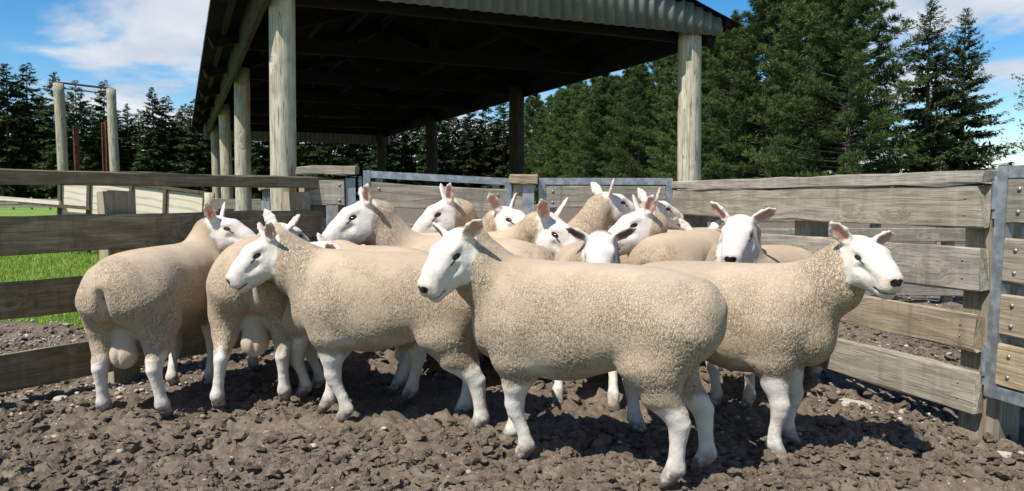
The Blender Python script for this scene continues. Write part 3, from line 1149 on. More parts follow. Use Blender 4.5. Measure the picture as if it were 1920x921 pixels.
def build_ground():
    # paddock, out to the horizon
    me = bpy.data.meshes.new('grass_field')
    R = 1600.0
    me.from_pydata([(-R, -60, -0.05), (R, -60, -0.05), (R, R, -0.05), (-R, R, -0.05)], [], [(0, 1, 2, 3)])
    tag(link_mesh('grass_field', me, M['grass']), kind='structure')

    xs = [-2.7]
    while xs[-1] < 2.7:
        xs.append(xs[-1] + 0.0180)
    s = 0.02
    while xs[-1] < 60:
        xs.append(xs[-1] + s)
        s *= 1.09
    s = 0.02
    lx = [xs[0]]
    while lx[-1] > -48:
        lx.append(lx[-1] - s)
        s *= 1.09
    xs = np.array(lx[1:][::-1] + xs)
    ys = [1.5]
    s = 0.0160
    while ys[-1] < 90:
        ys.append(ys[-1] + s)
        s = 0.0160 + max(0, ys[-1] - 3.0) * 0.013
    ys = np.array(ys)
    X, Y = np.meshgrid(xs, ys, indexing='ij')
    x, y = X.ravel(), Y.ravel()
    z = mud_height(x, y) * (1 - 0.75 * sstep(np.hypot(x * 0.6, y - 3.5), 3.0, 9.0))
    gm = grass_mask(x, y)
    z = z * (1 - gm) - 0.14 * gm - 0.004
    n0, n1 = len(xs), len(ys)
    idx = np.arange(n0 * n1).reshape(n0, n1)
    Q = np.stack([idx[:-1, :-1], idx[1:, :-1], idx[1:, 1:], idx[:-1, 1:]], -1).reshape(-1, 4)
    keep = (gm[Q] < 0.999).any(1)
    Q = Q[keep]
    used = np.unique(Q)
    remap = np.full(n0 * n1, -1)
    remap[used] = np.arange(len(used))
    me = np_mesh('yard_ground', np.stack([x, y, z], 1)[used], remap[Q])
    tag(link_mesh('yard_ground', me, M['mud']), kind='structure')


def ico(sub):
    t = (1 + 5 ** 0.5) / 2
    V = np.array([(-1, t, 0), (1, t, 0), (-1, -t, 0), (1, -t, 0), (0, -1, t), (0, 1, t), (0, -1, -t), (0, 1, -t),
                  (t, 0, -1), (t, 0, 1), (-t, 0, -1), (-t, 0, 1)], float)
    F_ = np.array([(0, 11, 5), (0, 5, 1), (0, 1, 7), (0, 7, 10), (0, 10, 11), (1, 5, 9), (5, 11, 4), (11, 10, 2), (10, 7, 6),
                   (7, 1, 8), (3, 9, 4), (3, 4, 2), (3, 2, 6), (3, 6, 8), (3, 8, 9), (4, 9, 5), (2, 4, 11), (6, 2, 10), (8, 6, 7), (9, 8, 1)])
    V /= np.linalg.norm(V[0])
    for _ in range(sub):
        cache = {}
        V = V.tolist()
        nf = []

        def mid(a, b):
            k = (min(a, b), max(a, b))
            if k not in cache:
                p = (np.array(V[a]) + np.array(V[b])) / 2
                V.append((p / np.linalg.norm(p)).tolist())
                cache[k] = len(V) - 1
            return cache[k]
        for a, b, c in F_.tolist():
            ab, bc, ca = mid(a, b), mid(b, c), mid(c, a)
            nf += [(a, ab, ca), (b, bc, ab), (c, ca, bc), (ab, bc, ca)]
        V, F_ = np.array(V), np.array(nf)
    return V, F_


def scatter_lumps(name, mat, pts, sizes, sub, flat, rough, tones, smooth, kind='stuff', label=None, sink=0.35):
    bv, bf = ico(sub)
    shapes = []
    for s in range(14):
        n = fbm(bv * 1.3 + s * 9.1, 2, s) * rough
        shapes.append(bv * (1 + n)[:, None])
    n = len(pts)
    sh = np.array(shapes)[rng.integers(0, 14, n)]
    a = rng.uniform(0, 2 * math.pi, n)
    b = rng.uniform(-0.5, 0.5, n)
    sc = np.stack([sizes * rng.uniform(0.8, 1.4, n), sizes * rng.uniform(0.7, 1.1, n), sizes * rng.uniform(flat[0], flat[1], n)], 1)
    v = sh * sc[:, None, :]
    cb, sb = np.cos(b)[:, None], np.sin(b)[:, None]
    v = np.stack([v[..., 0] * cb - v[..., 2] * sb, v[..., 1], v[..., 0] * sb + v[..., 2] * cb], -1)
    ca, sa = np.cos(a)[:, None], np.sin(a)[:, None]
    v = np.stack([v[..., 0] * ca - v[..., 1] * sa, v[..., 0] * sa + v[..., 1] * ca, v[..., 2]], -1)
    pz = pts.copy()
    pz[:, 2] += sc[:, 2] * (1 - 2 * sink) * 0.6
    v = v + pz[:, None, :]
    F_ = (bf[None] + (np.arange(n) * len(bv))[:, None, None]).reshape(-1, 3)
    me = np_mesh(name, v.reshape(-1, 3), F_, smooth)
    at = me.attributes.new('tone', 'FLOAT', 'POINT')
    at.data.foreach_set('value', np.repeat(tones, len(bv)).astype(np.float32))
    return link_mesh(name, me, mat)


def in_view(x, y, m=0.06):
    return (np.abs(x / np.maximum(y, 0.1)) < 0.70 + m) & (y > 1.9)


def build_litter():
    # broken clods of the churned pen floor
    n = 34000
    y = 1.95 + 4.2 * rng.random(n) ** 1.5
    x = rng.uniform(-0.78, 0.78, n) * y
    d = fbm(np.stack([x * 1.7, y * 1.7, x * 0], 1), 3, 50)
    keep = (d + rng.normal(0, 0.35, n) > -0.15) & (grass_mask(x, y) < 0.2) & in_view(x, y)
    x, y = x[keep][:13000], y[keep][:13000]
    z = mud_height(x, y)
    s = 0.005 + 0.026 * rng.random(len(x)) ** 2.8
    big = s > 0.0135
    for sel, nm, sb, lab in ((big, 'mud_clods', 1, 'broken clods of trodden mud strewn over the pen floor'), (~big, 'mud_crumbs', 0, 'fine crumbs of dry mud between the clods on the pen floor')):
        o = scatter_lumps(nm, M['clod'], np.stack([x, y, z], 1)[sel], s[sel], sb, (0.40, 0.8), 0.62, 0.25 + 0.6 * rng.random(int(sel.sum())) ** 1.3, False)
        tag(o, lab, 'mud', kind='stuff')
    # pale gravel along the fences and outside the pen
    n = 30000
    y = 2.2 + 7.5 * rng.random(n) ** 1.3
    x = rng.uniform(-0.78, 0.78, n) * y
    fl = (x - FENCE_L0.x) * (FENCE_L1.y - FENCE_L0.y) - (y - FENCE_L0.y) * (FENCE_L1.x - FENCE_L0.x)
    fl = fl / (FENCE_L1 - FENCE_L0).length
    fr = ((x - FENCE_R0.x) * (FENCE_R1.y - FENCE_R0.y) - (y - FENCE_R0.y) * (FENCE_R1.x - FENCE_R0.x)) / (FENCE_R1 - FENCE_R0).length
    w = np.where(fl < 0.5, 1.0, 0.0) + np.where(fr > -0.3, 0.4, 0.0) + 0.035
    keep = (rng.random(n) < w) & (grass_mask(x, y) < 0.55) & in_view(x, y)
    x, y = x[keep][:6500], y[keep][:6500]
    z = mud_height(x, y) * (1 - 0.75 * sstep(np.hypot(x * 0.6, y - 3.5), 3.0, 9.0))
    s = 0.005 + 0.013 * rng.random(len(x)) ** 2.2
    big = s / np.sqrt(y) > 0.0052
    for sel, nm, sb, lab in ((big, 'gravel', 1, 'pale rounded gravel scattered along the fences and trodden into the mud'), (~big, 'fine_gravel', 0, 'fine pale grit lying among the larger gravel along the fences')):
        o = scatter_lumps(nm, M['stone'], np.stack([x, y, z], 1)[sel], s[sel], sb, (0.45, 0.8), 0.2, rng.random(int(sel.sum())) ** 1.1, True, sink=0.3)
        tag(o, lab, 'gravel', kind='stuff')
    # grass blades near the yards
    n = 90000
    y = 4.9 + 13 * rng.random(n) ** 1.6
    x = rng.uniform(-0.76, -0.20, n) * y
    keep = grass_mask(x, y) > 0.55
    x, y = x[keep], y[keep]
    n = len(x)
    a = rng.uniform(0, 2 * math.pi, n)
    hgt = rng.uniform(0.025, 0.060, n) * (0.7 + 0.05 * y)
    wd = 0.0028 * (0.6 + 0.16 * y)
    ln = rng.uniform(0.2, 0.7, n) * hgt
    px, py = np.cos(a), np.sin(a)
    b0 = np.stack([x - py * wd, y + px * wd, np.full(n, -0.055)], 1)
    b1 = np.stack([x + py * wd, y - px * wd, np.full(n, -0.055)], 1)
    tp = np.stack([x + px * ln, y + py * ln, hgt - 0.05], 1)
    V = np.stack([b0, b1, tp], 1).reshape(-1, 3)
    me = np_mesh('grass_blades', V, np.arange(3 * n).reshape(-1, 3), False)
    at = me.attributes.new('tone', 'FLOAT', 'POINT')
    at.data.foreach_set('value', np.repeat(rng.random(n), 3).astype(np.float32))
    tag(link_mesh('grass_blades', me, M['blade']), 'short bright green grass in the paddock beyond the left fence', 'grass', kind='stuff')
    # single larger stones
    for (sx, sy, sw, sd, sh_, lab) in STONES:
        bv, bf = ico(2)
        v = bv * (1 + 0.22 * fbm(bv * 1.4 + sx * 7, 3, 3))[:, None]
        v[:, 2] = np.where(v[:, 2] > 0.3, 0.3 + (v[:, 2] - 0.3) * 0.35, v[:, 2])
        me = np_mesh('stone', v * np.array((sw, sd, sh_)), bf, False)
        at = me.attributes.new('tone', 'FLOAT', 'POINT')
        at.data.foreach_set('value', np.full(len(v), 0.75, np.float32))
        o = link_mesh('stone', me, M['stone'], loc=(sx, sy, 0.012 + float(mud_height(np.array([sx]), np.array([sy]))[0])), rot=(0, 0, sx * 3))
        tag(o, lab, 'stone', 'larger stones on the pen floor')


STONES = [(1.70, 3.70, 0.085, 0.06, 0.030, 'broad flat tan stone lying in the mud beside the right fence'),
          (-2.02, 2.92, 0.034, 0.026, 0.022, 'small pale stone at the lower left edge of the mud'),
          (-2.30, 3.80, 0.030, 0.034, 0.025, 'squarish grey brown stone near the bottom rail of the left fence'),
          (-1.98, 3.20, 0.033, 0.022, 0.020, 'tan stone in the mud below the leftmost sheep'),
          (1.98, 2.98, 0.035, 0.022, 0.020, 'pale oblong stone at the foot of the gate post')]
build_ground()
build_litter()
# ------------------------------------------------------------------ timber: boards and posts
def board_mesh(L, h, t, warp=0.006, seed=0, ragged=0.0):
    """a sawn board: x 0..L, y across the thickness, z the height; eased edges, slightly bowed and uneven"""
    r = np.random.default_rng(seed)
    n = max(4, int(L / 0.22))
    ch = min(0.006, t * 0.2)
    prof = np.array([(-t / 2 + ch, 0), (t / 2 - ch, 0), (t / 2, ch), (t / 2, h - ch), (t / 2 - ch, h), (-t / 2 + ch, h), (-t / 2, h - ch), (-t / 2, ch)])
    xs = np.linspace(0, L, n + 1)
    bow = r.normal(0, warp) * np.sin(xs / L * math.pi) + r.normal(0, warp * 0.5) * np.sin(xs / L * 2 * math.pi + r.uniform(0, 6))
    bowy = r.normal(0, warp * 0.6) * np.sin(xs / L * math.pi)
    V = []
    for i, xx in enumerate(xs):
        for k, (py, pz) in enumerate(prof):
            dx = 0
            if i in (0, n):
                dx = r.normal(0, 0.003 + ragged * 0.02)
            V.append((xx + dx, py + bowy[i] + r.normal(0, 0.0008), pz + bow[i] + r.normal(0, 0.0024 + ragged * 0.004)))
    F_ = []
    for i in range(n):
        for k in range(8):
            F_.append((i * 8 + k, (i + 1) * 8 + k, (i + 1) * 8 + (k + 1) % 8, i * 8 + (k + 1) % 8))
    me = bpy.data.meshes.new('board')
    me.from_pydata(V, [], F_ + [tuple(range(8)), tuple(range(n * 8 + 7, n * 8 - 1, -1))])
    me.update()
    return me


_bs = [0]


def board(name, parent, mat, L, h, t, loc, rot=(0, 0, 0), warp=0.006, ragged=0.0):
    _bs[0] += 1
    return link_mesh(name, board_mesh(L, h, t, warp, _bs[0], ragged), mat, parent, loc, rot)


def sq_post(name, parent, mat, w, d, h, loc, rz=0.0):
    """square sawn post standing up: built from an upright board profile"""
    _bs[0] += 1
    me = board_mesh(h, w, d, 0.002, _bs[0])
    v = np.empty(len(me.vertices) * 3)
    me.vertices.foreach_get('co', v)
    v = v.reshape(-1, 3)
    v = np.stack([v[:, 2] - w / 2, v[:, 1], v[:, 0]], 1)
    me.vertices.foreach_set('co', np.ascontiguousarray(v[:, :], np.float32).ravel())
    me.flip_normals()
    return link_mesh(name, me, mat, parent, loc, (0, 0, rz))


def round_post(name, parent, mat, r, h, loc, taper=0.9, seed=0, lean=(0, 0)):
    rr = np.random.default_rng(seed + 50)
    n, m = 20, max(6, int(h / 0.16))
    V, F_ = [], []
    ph = rr.uniform(0, 6, 3)
    for i in range(m + 1):
        zz = h * i / m
        for k in range(n):
            a = 2 * math.pi * k / n
            q = r * (1 - (1 - taper) * i / m) * (1 + 0.02 * math.sin(2 * a + ph[0] + zz) + 0.014 * math.sin(5 * a + ph[1] + 2 * zz) + rr.normal(0, 0.006))
            bx = 0.012 * math.sin(zz * 1.3 + ph[2]) + lean[0] * zz
            V.append((q * math.cos(a) + bx, q * math.sin(a) + lean[1] * zz, zz))
    for i in range(m):
        for k in range(n):
            F_.append((i * n + k, i * n + (k + 1) % n, (i + 1) * n + (k + 1) % n, (i + 1) * n + k))
    F_.append(tuple(range(m * n, m * n + n)))
    me = bpy.data.meshes.new('post')
    me.from_pydata(V, [], F_)
    me.polygons.foreach_set('use_smooth', [True] * (len(F_) - 1) + [False])
    me.update()
    return link_mesh(name, me, mat, parent, loc)


def line_empty(name, p0, p1, z=0.0):
    d = Vector(p1) - Vector(p0)
    return empty(name, (p0[0], p0[1], z), math.atan2(d.y, d.x)), d.length


_mb = MB()
_v, _f = unit_sphere(0.0105, 10, 6)
_mb.add([(a, b, max(c, -0.002) * 0.7) for a, b, c in _v], _f, True)
BOLT_ME = _mb.mesh('bolt')


def bolt(parent, loc, side=-1):
    """round bolt head on the face y = loc.y, pointing to side*y"""
    link_mesh('bolt', BOLT_ME, M['bolt'], parent, loc, (math.radians(90) * (1 if side < 0 else -1), 0, 0))


def build_left_fence():
    f, L = line_empty('rail_fence', FENCE_L0, FENCE_L1)
    # local +y points left, away from the pen: rails are on the pen side
    board('rail', f, M['wood_moss'], L + 0.10, 0.078, 0.10, (0, -0.02, 1.108), warp=0.008)
    for z0, h in ((0.755, 0.195), (0.425, 0.188), (0.072, 0.190)):
        bo = board('board', f, M['wood_moss'], L + 0.14 if z0 > 0.7 else L, h, 0.045, (0, -0.05, z0), warp=0.007)
        for s in (2.08, 2.16, 3.40):
            link_mesh('nail', BOLT_ME, M['bolt'], bo, (s, -0.024, h * (0.3 if s != 2.16 else 0.72)), (math.radians(90), 0, 0)).scale = (0.5, 0.5, 0.6)
    for s in (0.35, 2.12, 3.42):
        sq_post('post', f, M['post_sq'], 0.165, 0.12, 1.10, (s, 0.038, -0.02))
    tag(f, 'dark mossy four-rail timber fence in shade along the left of the pen', 'fence')


def build_right_fence():
    f, L = line_empty('rail_fence', FENCE_R0, FENCE_R1)
    # local +y points left, into the pen; boards face the pen, posts stand outside
    board('rail', f, M['wood'], L + 0.06, 0.062, 0.125, (-0.03, 0.02, 1.105), warp=0.006, ragged=0.4)
    for z0, h, m_ in ((0.915, 0.182, 'wood'), (0.640, 0.188, 'wood'), (0.385, 0.160, 'wood_tan'), (0.108, 0.178, 'wood')):
        bo = board('board', f, M[m_], L + 0.04, h, 0.045, (-0.02, 0.05, z0), warp=0.005, ragged=0.3)
        for s in (0.06, 1.18, 2.40):
            for zz in (0.055, h - 0.055):
                link_mesh('nail', BOLT_ME, M['bolt'], bo, (s + 0.02, 0.024, zz), (math.radians(-90), 0, 0)).scale = (0.42, 0.42, 0.55)
    for s, w in ((0.0, 0.20), (1.18, 0.14), (2.44, 0.14)):
        sq_post('post', f, M['post_sq'], w, 0.13, 1.095, (s, -0.045, -0.03))
    tag(f, 'sunlit weathered timber fence with wide boards along the right of the pen', 'fence')


def gate(name, label, p0, p1, z0, z1, boards, side, lean=0.0, hinge=0, sag=0.0, mats=None):
    """steel-framed board gate from p0 to p1"""
    g, L = line_empty(name, p0, p1)
    g.rotation_euler.x = lean
    w = 0.05
    fr = MB()
    dz = -sag
    fr.box((w / 2, 0, (z0 + z1) / 2), (w, w, z1 - z0))
    fr.box((L - w / 2, 0, (z0 + z1) / 2 + dz), (w, w, z1 - z0))
    ang = math.atan2(dz, L)
    Mx = Matrix.Rotation(-ang, 3, 'Y')
    fr.box((L / 2, 0, z1 - w / 2 + dz / 2), (L - 2 * w + 0.002, w - 0.006, w), Mx)
    fr.box((L / 2, 0, z0 + w / 2 + dz / 2), (L - 2 * w + 0.002, w - 0.006, w), Mx)
    fr.build('frame', M['steel'], g)
    for i, (b0, b1) in enumerate(boards):
        mt = M[(mats or ['wood'] * 9)[i]]
        bl = Vector((w, side * 0.002, b0 + dz * 0.1))
        bo = board('board', g, mt, L - 2 * w + 0.0, b1 - b0, 0.034, bl, (0, -ang, 0), warp=0.003)
        for xx in (w + 0.055, L - w - 0.055):
            for zz in ((b0 * 0.75 + b1 * 0.25), (b0 * 0.25 + b1 * 0.75)):
                bolt(bo, (xx - bl.x, side * 0.018, zz - b0), side)
    # steel uprights the boards are bolted to, behind them
    for xx in (w + 0.06, L - w - 0.06):
        up = MB()
        up.box((xx, -side * 0.030, (z0 + z1) / 2), (0.055, 0.006, z1 - z0 - 2 * w - 0.01))
        up.build('backing_strap', M['steel'], g)
    for zz in (z0 + 0.14, z1 - 0.12):
        hb = MB()
        xx = -0.022 if hinge == 0 else L + 0.022
        hb.tube([(xx, 0, zz - 0.06), (xx, 0, zz + 0.06)], 0.019, 12)
        hb.tube([(xx, 0, zz - 0.10), (xx, 0, zz - 0.062)], 0.012, 10)
        hb.tube([(xx, 0, zz + 0.062), (xx, 0, zz + 0.078)], 0.014, 10)
        hb.build('hinge', M['steel'], g)
    tag(g, label, 'gate')
    return g


def build_gates():
    gate('steel_gate', 'steel framed timber gate nearest the camera at the right edge', (2.022, 3.175), (2.30, 2.05), 0.205, 1.175,
         [(0.94, 1.125), (0.69, 0.875), (0.475, 0.645), (0.262, 0.435)], -1, mats=['wood', 'wood', 'wood_tan', 'wood_tan'], lean=math.radians(-1.5))
    bd = [(0.985, 1.155), (0.69, 0.87), (0.43, 0.60), (0.17, 0.34)]
    gate('steel_gate', 'steel framed timber gate at the back of the pen, left of the capped middle post', (-1.075, 5.50), (-0.005, 5.60), 0.12, 1.235, bd, -1, sag=0.055)
    bd = [(0.965, 1.125), (0.66, 0.84), (0.40, 0.57), (0.16, 0.33)]
    gate('steel_gate', 'steel framed timber gate at the back of the pen, right of the capped middle post', (0.195, 5.62), (1.20, 5.70), 0.11, 1.185, bd, -1, sag=0.0, hinge=1)
    # post between the two back gates with a block on top
    p = empty('gate_post', (0.085, 5.62, 0))
    sq_post('post', p, M['wood'], 0.16, 0.12, 1.155, (0, 0.02, -0.02))
    board('cap_block', p, M['wood_tan'], 0.20, 0.07, 0.17, (-0.10, 0.0, 1.138))
    a = MB()
    a.box((0.035, -0.048, 0.6), (0.085, 0.006, 1.06))
    a.build('steel_angle', M['steel'], p)
    tag(p, 'square gate post with a brown block cap between the two back gates', 'gate post')
    # short boarded panel between the left fence and the left back gate
    e = empty('fence_panel', (-1.55, 5.50, 0), 0.03)
    board('cap_rail', e, M['wood'], 0.42, 0.062, 0.12, (0.015, -0.02, 1.20), ragged=0.3)
    board('board', e, M['wood'], 0.28, 0.185, 0.045, (0.06, -0.035, 0.985))
    board('board', e, M['wood'], 0.38, 0.185, 0.045, (0.0, -0.03, 0.70))
    board('board', e, M['wood'], 0.38, 0.185, 0.045, (0.0, -0.03, 0.40))
    sq_post('post', e, M['post_sq'], 0.20, 0.14, 1.19, (0.11, 0.065, -0.02))
    sq_post('post', e, M['wood'], 0.09, 0.10, 1.19, (0.33, 0.055, -0.02))
    st = MB()
    st.box((0.385, -0.03, 0.62), (0.07, 0.008, 1.12))
    st.box((0.235, -0.055, 0.80), (0.045, 0.006, 0.40))
    st.build('steel_strap', M['steel'], e)
    bolt(e, (0.31, -0.060, 1.02))
    bolt(e, (0.31, -0.060, 1.13))
    tag(e, 'short grey boarded panel beside the round shed post at the back left', 'fence panel')


# ------------------------------------------------------------------ open-sided shed
SH_O = Vector((-1.665, 5.58))
SH_RZ = math.atan2(0.400, 0.916)
SH_W, SH_SP = 3.60, 3.90
EAVE_Z, RIDGE_Z = 2.62, 3.36


def corrugated(width, height_fn, amp, period, per=8, inner=1):
    """wave along x; height_fn(x) gives (z0, z1). Two-skinned so the sheet has an edge"""
    n = int(round(width / period)) * per
    xs = np.linspace(0, width, n + 1)
    V, F_ = [], []
    for i, x in enumerate(xs):
        y = amp * math.cos(2 * math.pi * x / period)
        z0, z1 = height_fn(x)
        V += [(x, y, z0), (x, y, z1)]
    m_ = len(V)
    V += [(a, b + 0.0022, c) for a, b, c in V]
    for i in range(n):
        a = 2 * i
        F_.append((a, a + 2, a + 3, a + 1))
        F_.append((m_ + a, m_ + a + 1, m_ + a + 3, m_ + a + 2))
        F_.append((a, m_ + a, m_ + a + 2, a + 2))
        F_.append((a + 1, a + 3, m_ + a + 3, m_ + a + 1))
    me = bpy.data.meshes.new('corrugated_sheet')
    me.from_pydata(V, [], F_)
    me.polygons.foreach_set('use_smooth', [k % 4 < 2 for k in range(len(F_))])
    me.materials.append(M['iron'])
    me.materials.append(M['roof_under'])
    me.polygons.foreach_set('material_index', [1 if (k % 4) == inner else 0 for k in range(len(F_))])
    me.update()
    return me


def build_shed():
    s = empty('open_shed', (SH_O.x, SH_O.y, 0), SH_RZ)
    for i in range(4):
        for q, X in enumerate((0.0, SH_W)):
            r = 0.098 if q == 0 else 0.112
            h = 2.60 if i else (2.62 if q == 0 else 2.60)
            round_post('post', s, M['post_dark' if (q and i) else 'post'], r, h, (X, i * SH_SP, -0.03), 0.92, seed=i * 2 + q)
    D = 3 * SH_SP
    # plates along both sides, outside the left posts and inside the right
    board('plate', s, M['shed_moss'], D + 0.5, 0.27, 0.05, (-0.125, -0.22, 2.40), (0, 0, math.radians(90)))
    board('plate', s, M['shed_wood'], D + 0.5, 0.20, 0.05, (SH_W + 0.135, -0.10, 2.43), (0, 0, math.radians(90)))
    half = SH_W / 2
    ov = 0.42
    slope = (RIDGE_Z - EAVE_Z) / (half + ov)
    ang = math.atan(slope)
    sl = (half + ov) / math.cos(ang)
    for i in range(7):                                           # trusses at the posts and between them
        Y = i * SH_SP / 2 + 0.14
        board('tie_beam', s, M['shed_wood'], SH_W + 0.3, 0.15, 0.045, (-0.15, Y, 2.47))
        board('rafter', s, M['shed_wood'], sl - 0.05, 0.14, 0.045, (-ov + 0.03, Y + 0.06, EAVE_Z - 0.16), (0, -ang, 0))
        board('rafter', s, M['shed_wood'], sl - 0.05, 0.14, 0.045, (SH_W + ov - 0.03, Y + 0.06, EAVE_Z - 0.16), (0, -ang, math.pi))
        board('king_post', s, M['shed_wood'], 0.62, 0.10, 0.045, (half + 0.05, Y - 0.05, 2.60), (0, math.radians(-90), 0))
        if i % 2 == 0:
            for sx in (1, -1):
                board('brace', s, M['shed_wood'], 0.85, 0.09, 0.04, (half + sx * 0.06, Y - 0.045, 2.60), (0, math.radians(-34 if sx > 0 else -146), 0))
    for sgn in (0, 1):
        for k in range(5):
            u = 0.06 + k * 0.235
            X = -ov + u * (half + ov) if sgn == 0 else SH_W + ov - u * (half + ov)
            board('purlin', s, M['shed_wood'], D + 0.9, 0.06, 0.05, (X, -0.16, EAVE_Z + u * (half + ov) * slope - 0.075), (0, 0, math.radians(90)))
    # roof: sheets of iron laid down the slope
    shw = 0.76
    nsh = 17
    base = corrugated(shw, lambda x: (0, sl), 0.011, 0.095, inner=0)
    base_r = corrugated(shw, lambda x: (0, sl), 0.011, 0.095, inner=1)
    for k in range(nsh):
        y0 = -0.19 + k * shw * 0.985
        zl = 0.004 * (k % 2)
        o = link_mesh('roof_sheet', base, M['iron'], s)
        up = Vector((math.cos(ang), 0, math.sin(ang)))
        ax = Vector((0, 1, 0))
        nn = up.cross(ax)
        R3 = Matrix((ax, nn, up)).transposed()
        o.matrix_local = Matrix.Translation((-ov - 0.03, y0, EAVE_Z - 0.012 + zl)) @ R3.to_4x4()
        o = link_mesh('roof_sheet', base_r, M['iron'], s)
        up = Vector((-math.cos(ang), 0, math.sin(ang)))
        nn = up.cross(ax)
        R3 = Matrix((ax, nn, up)).transposed()
        o.matrix_local = Matrix.Translation((SH_W + ov + 0.03, y0, EAVE_Z - 0.012 + zl)) @ R3.to_4x4()
    cap = MB()
    w = 0.16
    L = nsh * shw + 0.06
    for sgn in (-1, 1):
        cap.add([(half, -0.24, RIDGE_Z + 0.035), (half, -0.24 + L, RIDGE_Z + 0.035), (half + sgn * w, -0.24 + L, RIDGE_Z + 0.035 - w * slope), (half + sgn * w, -0.24, RIDGE_Z + 0.035 - w * slope)], [(0, 1, 2, 3)])
    cap.build('ridge_cap', M['iron'], s)
    # gable ends clad in upright sheets
    for yy, zb, flip in ((-0.135, 2.50, 1), (D + 0.14, 2.26, 1)):
        x = -0.22
        end = SH_W + 0.26
        nn_ = 5
        wsh = (end - x) / nn_
        per_ = wsh / 8
        for k in range(nn_):
            xa = x + k * wsh

            def hf(u, xa=xa):
                X_ = xa + u
                t_ = min(X_ + ov, SH_W + ov - X_)
                return (zb, EAVE_Z + t_ * slope - (0.03 if yy < 0 else -0.004))
            o = link_mesh('gable_sheet', corrugated(wsh, hf, 0.015, per_, per=12), M['iron'], s, (xa, yy - 0.003 * (k % 2), 0))
    tag(s, 'open sided shed on round posts with green grey corrugated iron gable', 'shed')


build_left_fence()
build_right_fence()
build_gates()
build_shed()
# ------------------------------------------------------------------ conifers
def mat_needles(name, ca, cb, tip):
    t = NT(name)
    p = t.pos()
    a = t.noise(p, 0.7, 3, 0.6)
    v = t.attr('tone')
    r = t.rand()
    c = t.mix(t.ramp(a, 0.3, 0.7), ca, cb)
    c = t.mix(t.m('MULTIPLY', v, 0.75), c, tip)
    hsv = t.n('ShaderNodeHueSaturation')
    t.put(hsv.inputs['Hue'], t.ramp(r, 0, 1, 0.485, 0.51, False))
    t.put(hsv.inputs['Value'], t.ramp(t.m('FRACT', t.m('MULTIPLY', r, 9.3)), 0, 1, 0.8, 1.2, False))
    t.put(hsv.inputs['Color'], c)
    t.done(hsv.outputs[0], 0.8)
    t.bsdf.inputs['Specular IOR Level'].default_value = 0.08
    tr = t.n('ShaderNodeBsdfTranslucent')
    t.put(tr.inputs[0], hsv.outputs[0])
    mx = t.n('ShaderNodeMixShader')
    mx.inputs[0].default_value = 0.22
    t.nt.links.new(t.bsdf.outputs[0], mx.inputs[1])
    t.nt.links.new(tr.outputs[0], mx.inputs[2])
    t.nt.links.new(mx.outputs[0], t.out.inputs['Surface'])
    return t.mat


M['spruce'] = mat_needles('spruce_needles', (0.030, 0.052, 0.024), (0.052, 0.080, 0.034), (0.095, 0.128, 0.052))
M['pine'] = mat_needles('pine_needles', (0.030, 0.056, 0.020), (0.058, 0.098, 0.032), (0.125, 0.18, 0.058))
M['bark'] = mat_plain('conifer_bark', (0.115, 0.092, 0.072), 0.95, 0, 0.4, 6.0)
M['leaf'] = mat_needles('young_leaves', (0.10, 0.14, 0.05), (0.14, 0.17, 0.07), (0.20, 0.22, 0.10))


def sprays(P, D, up, L, W, rs):
    """flat diamond sprays: base P, direction D (unit), reference up, length L, half width W -> verts (n,4,3)"""
    S = np.cross(D, up)
    S /= np.linalg.norm(S, axis=1)[:, None] + 1e-9
    mid = P + D * (L * 0.45)[:, None]
    return np.stack([P, mid + S * W[:, None], P + D * L[:, None], mid - S * W[:, None]], 1)


def unit(v):
    return v / (np.linalg.norm(v, axis=-1, keepdims=True) + 1e-9)


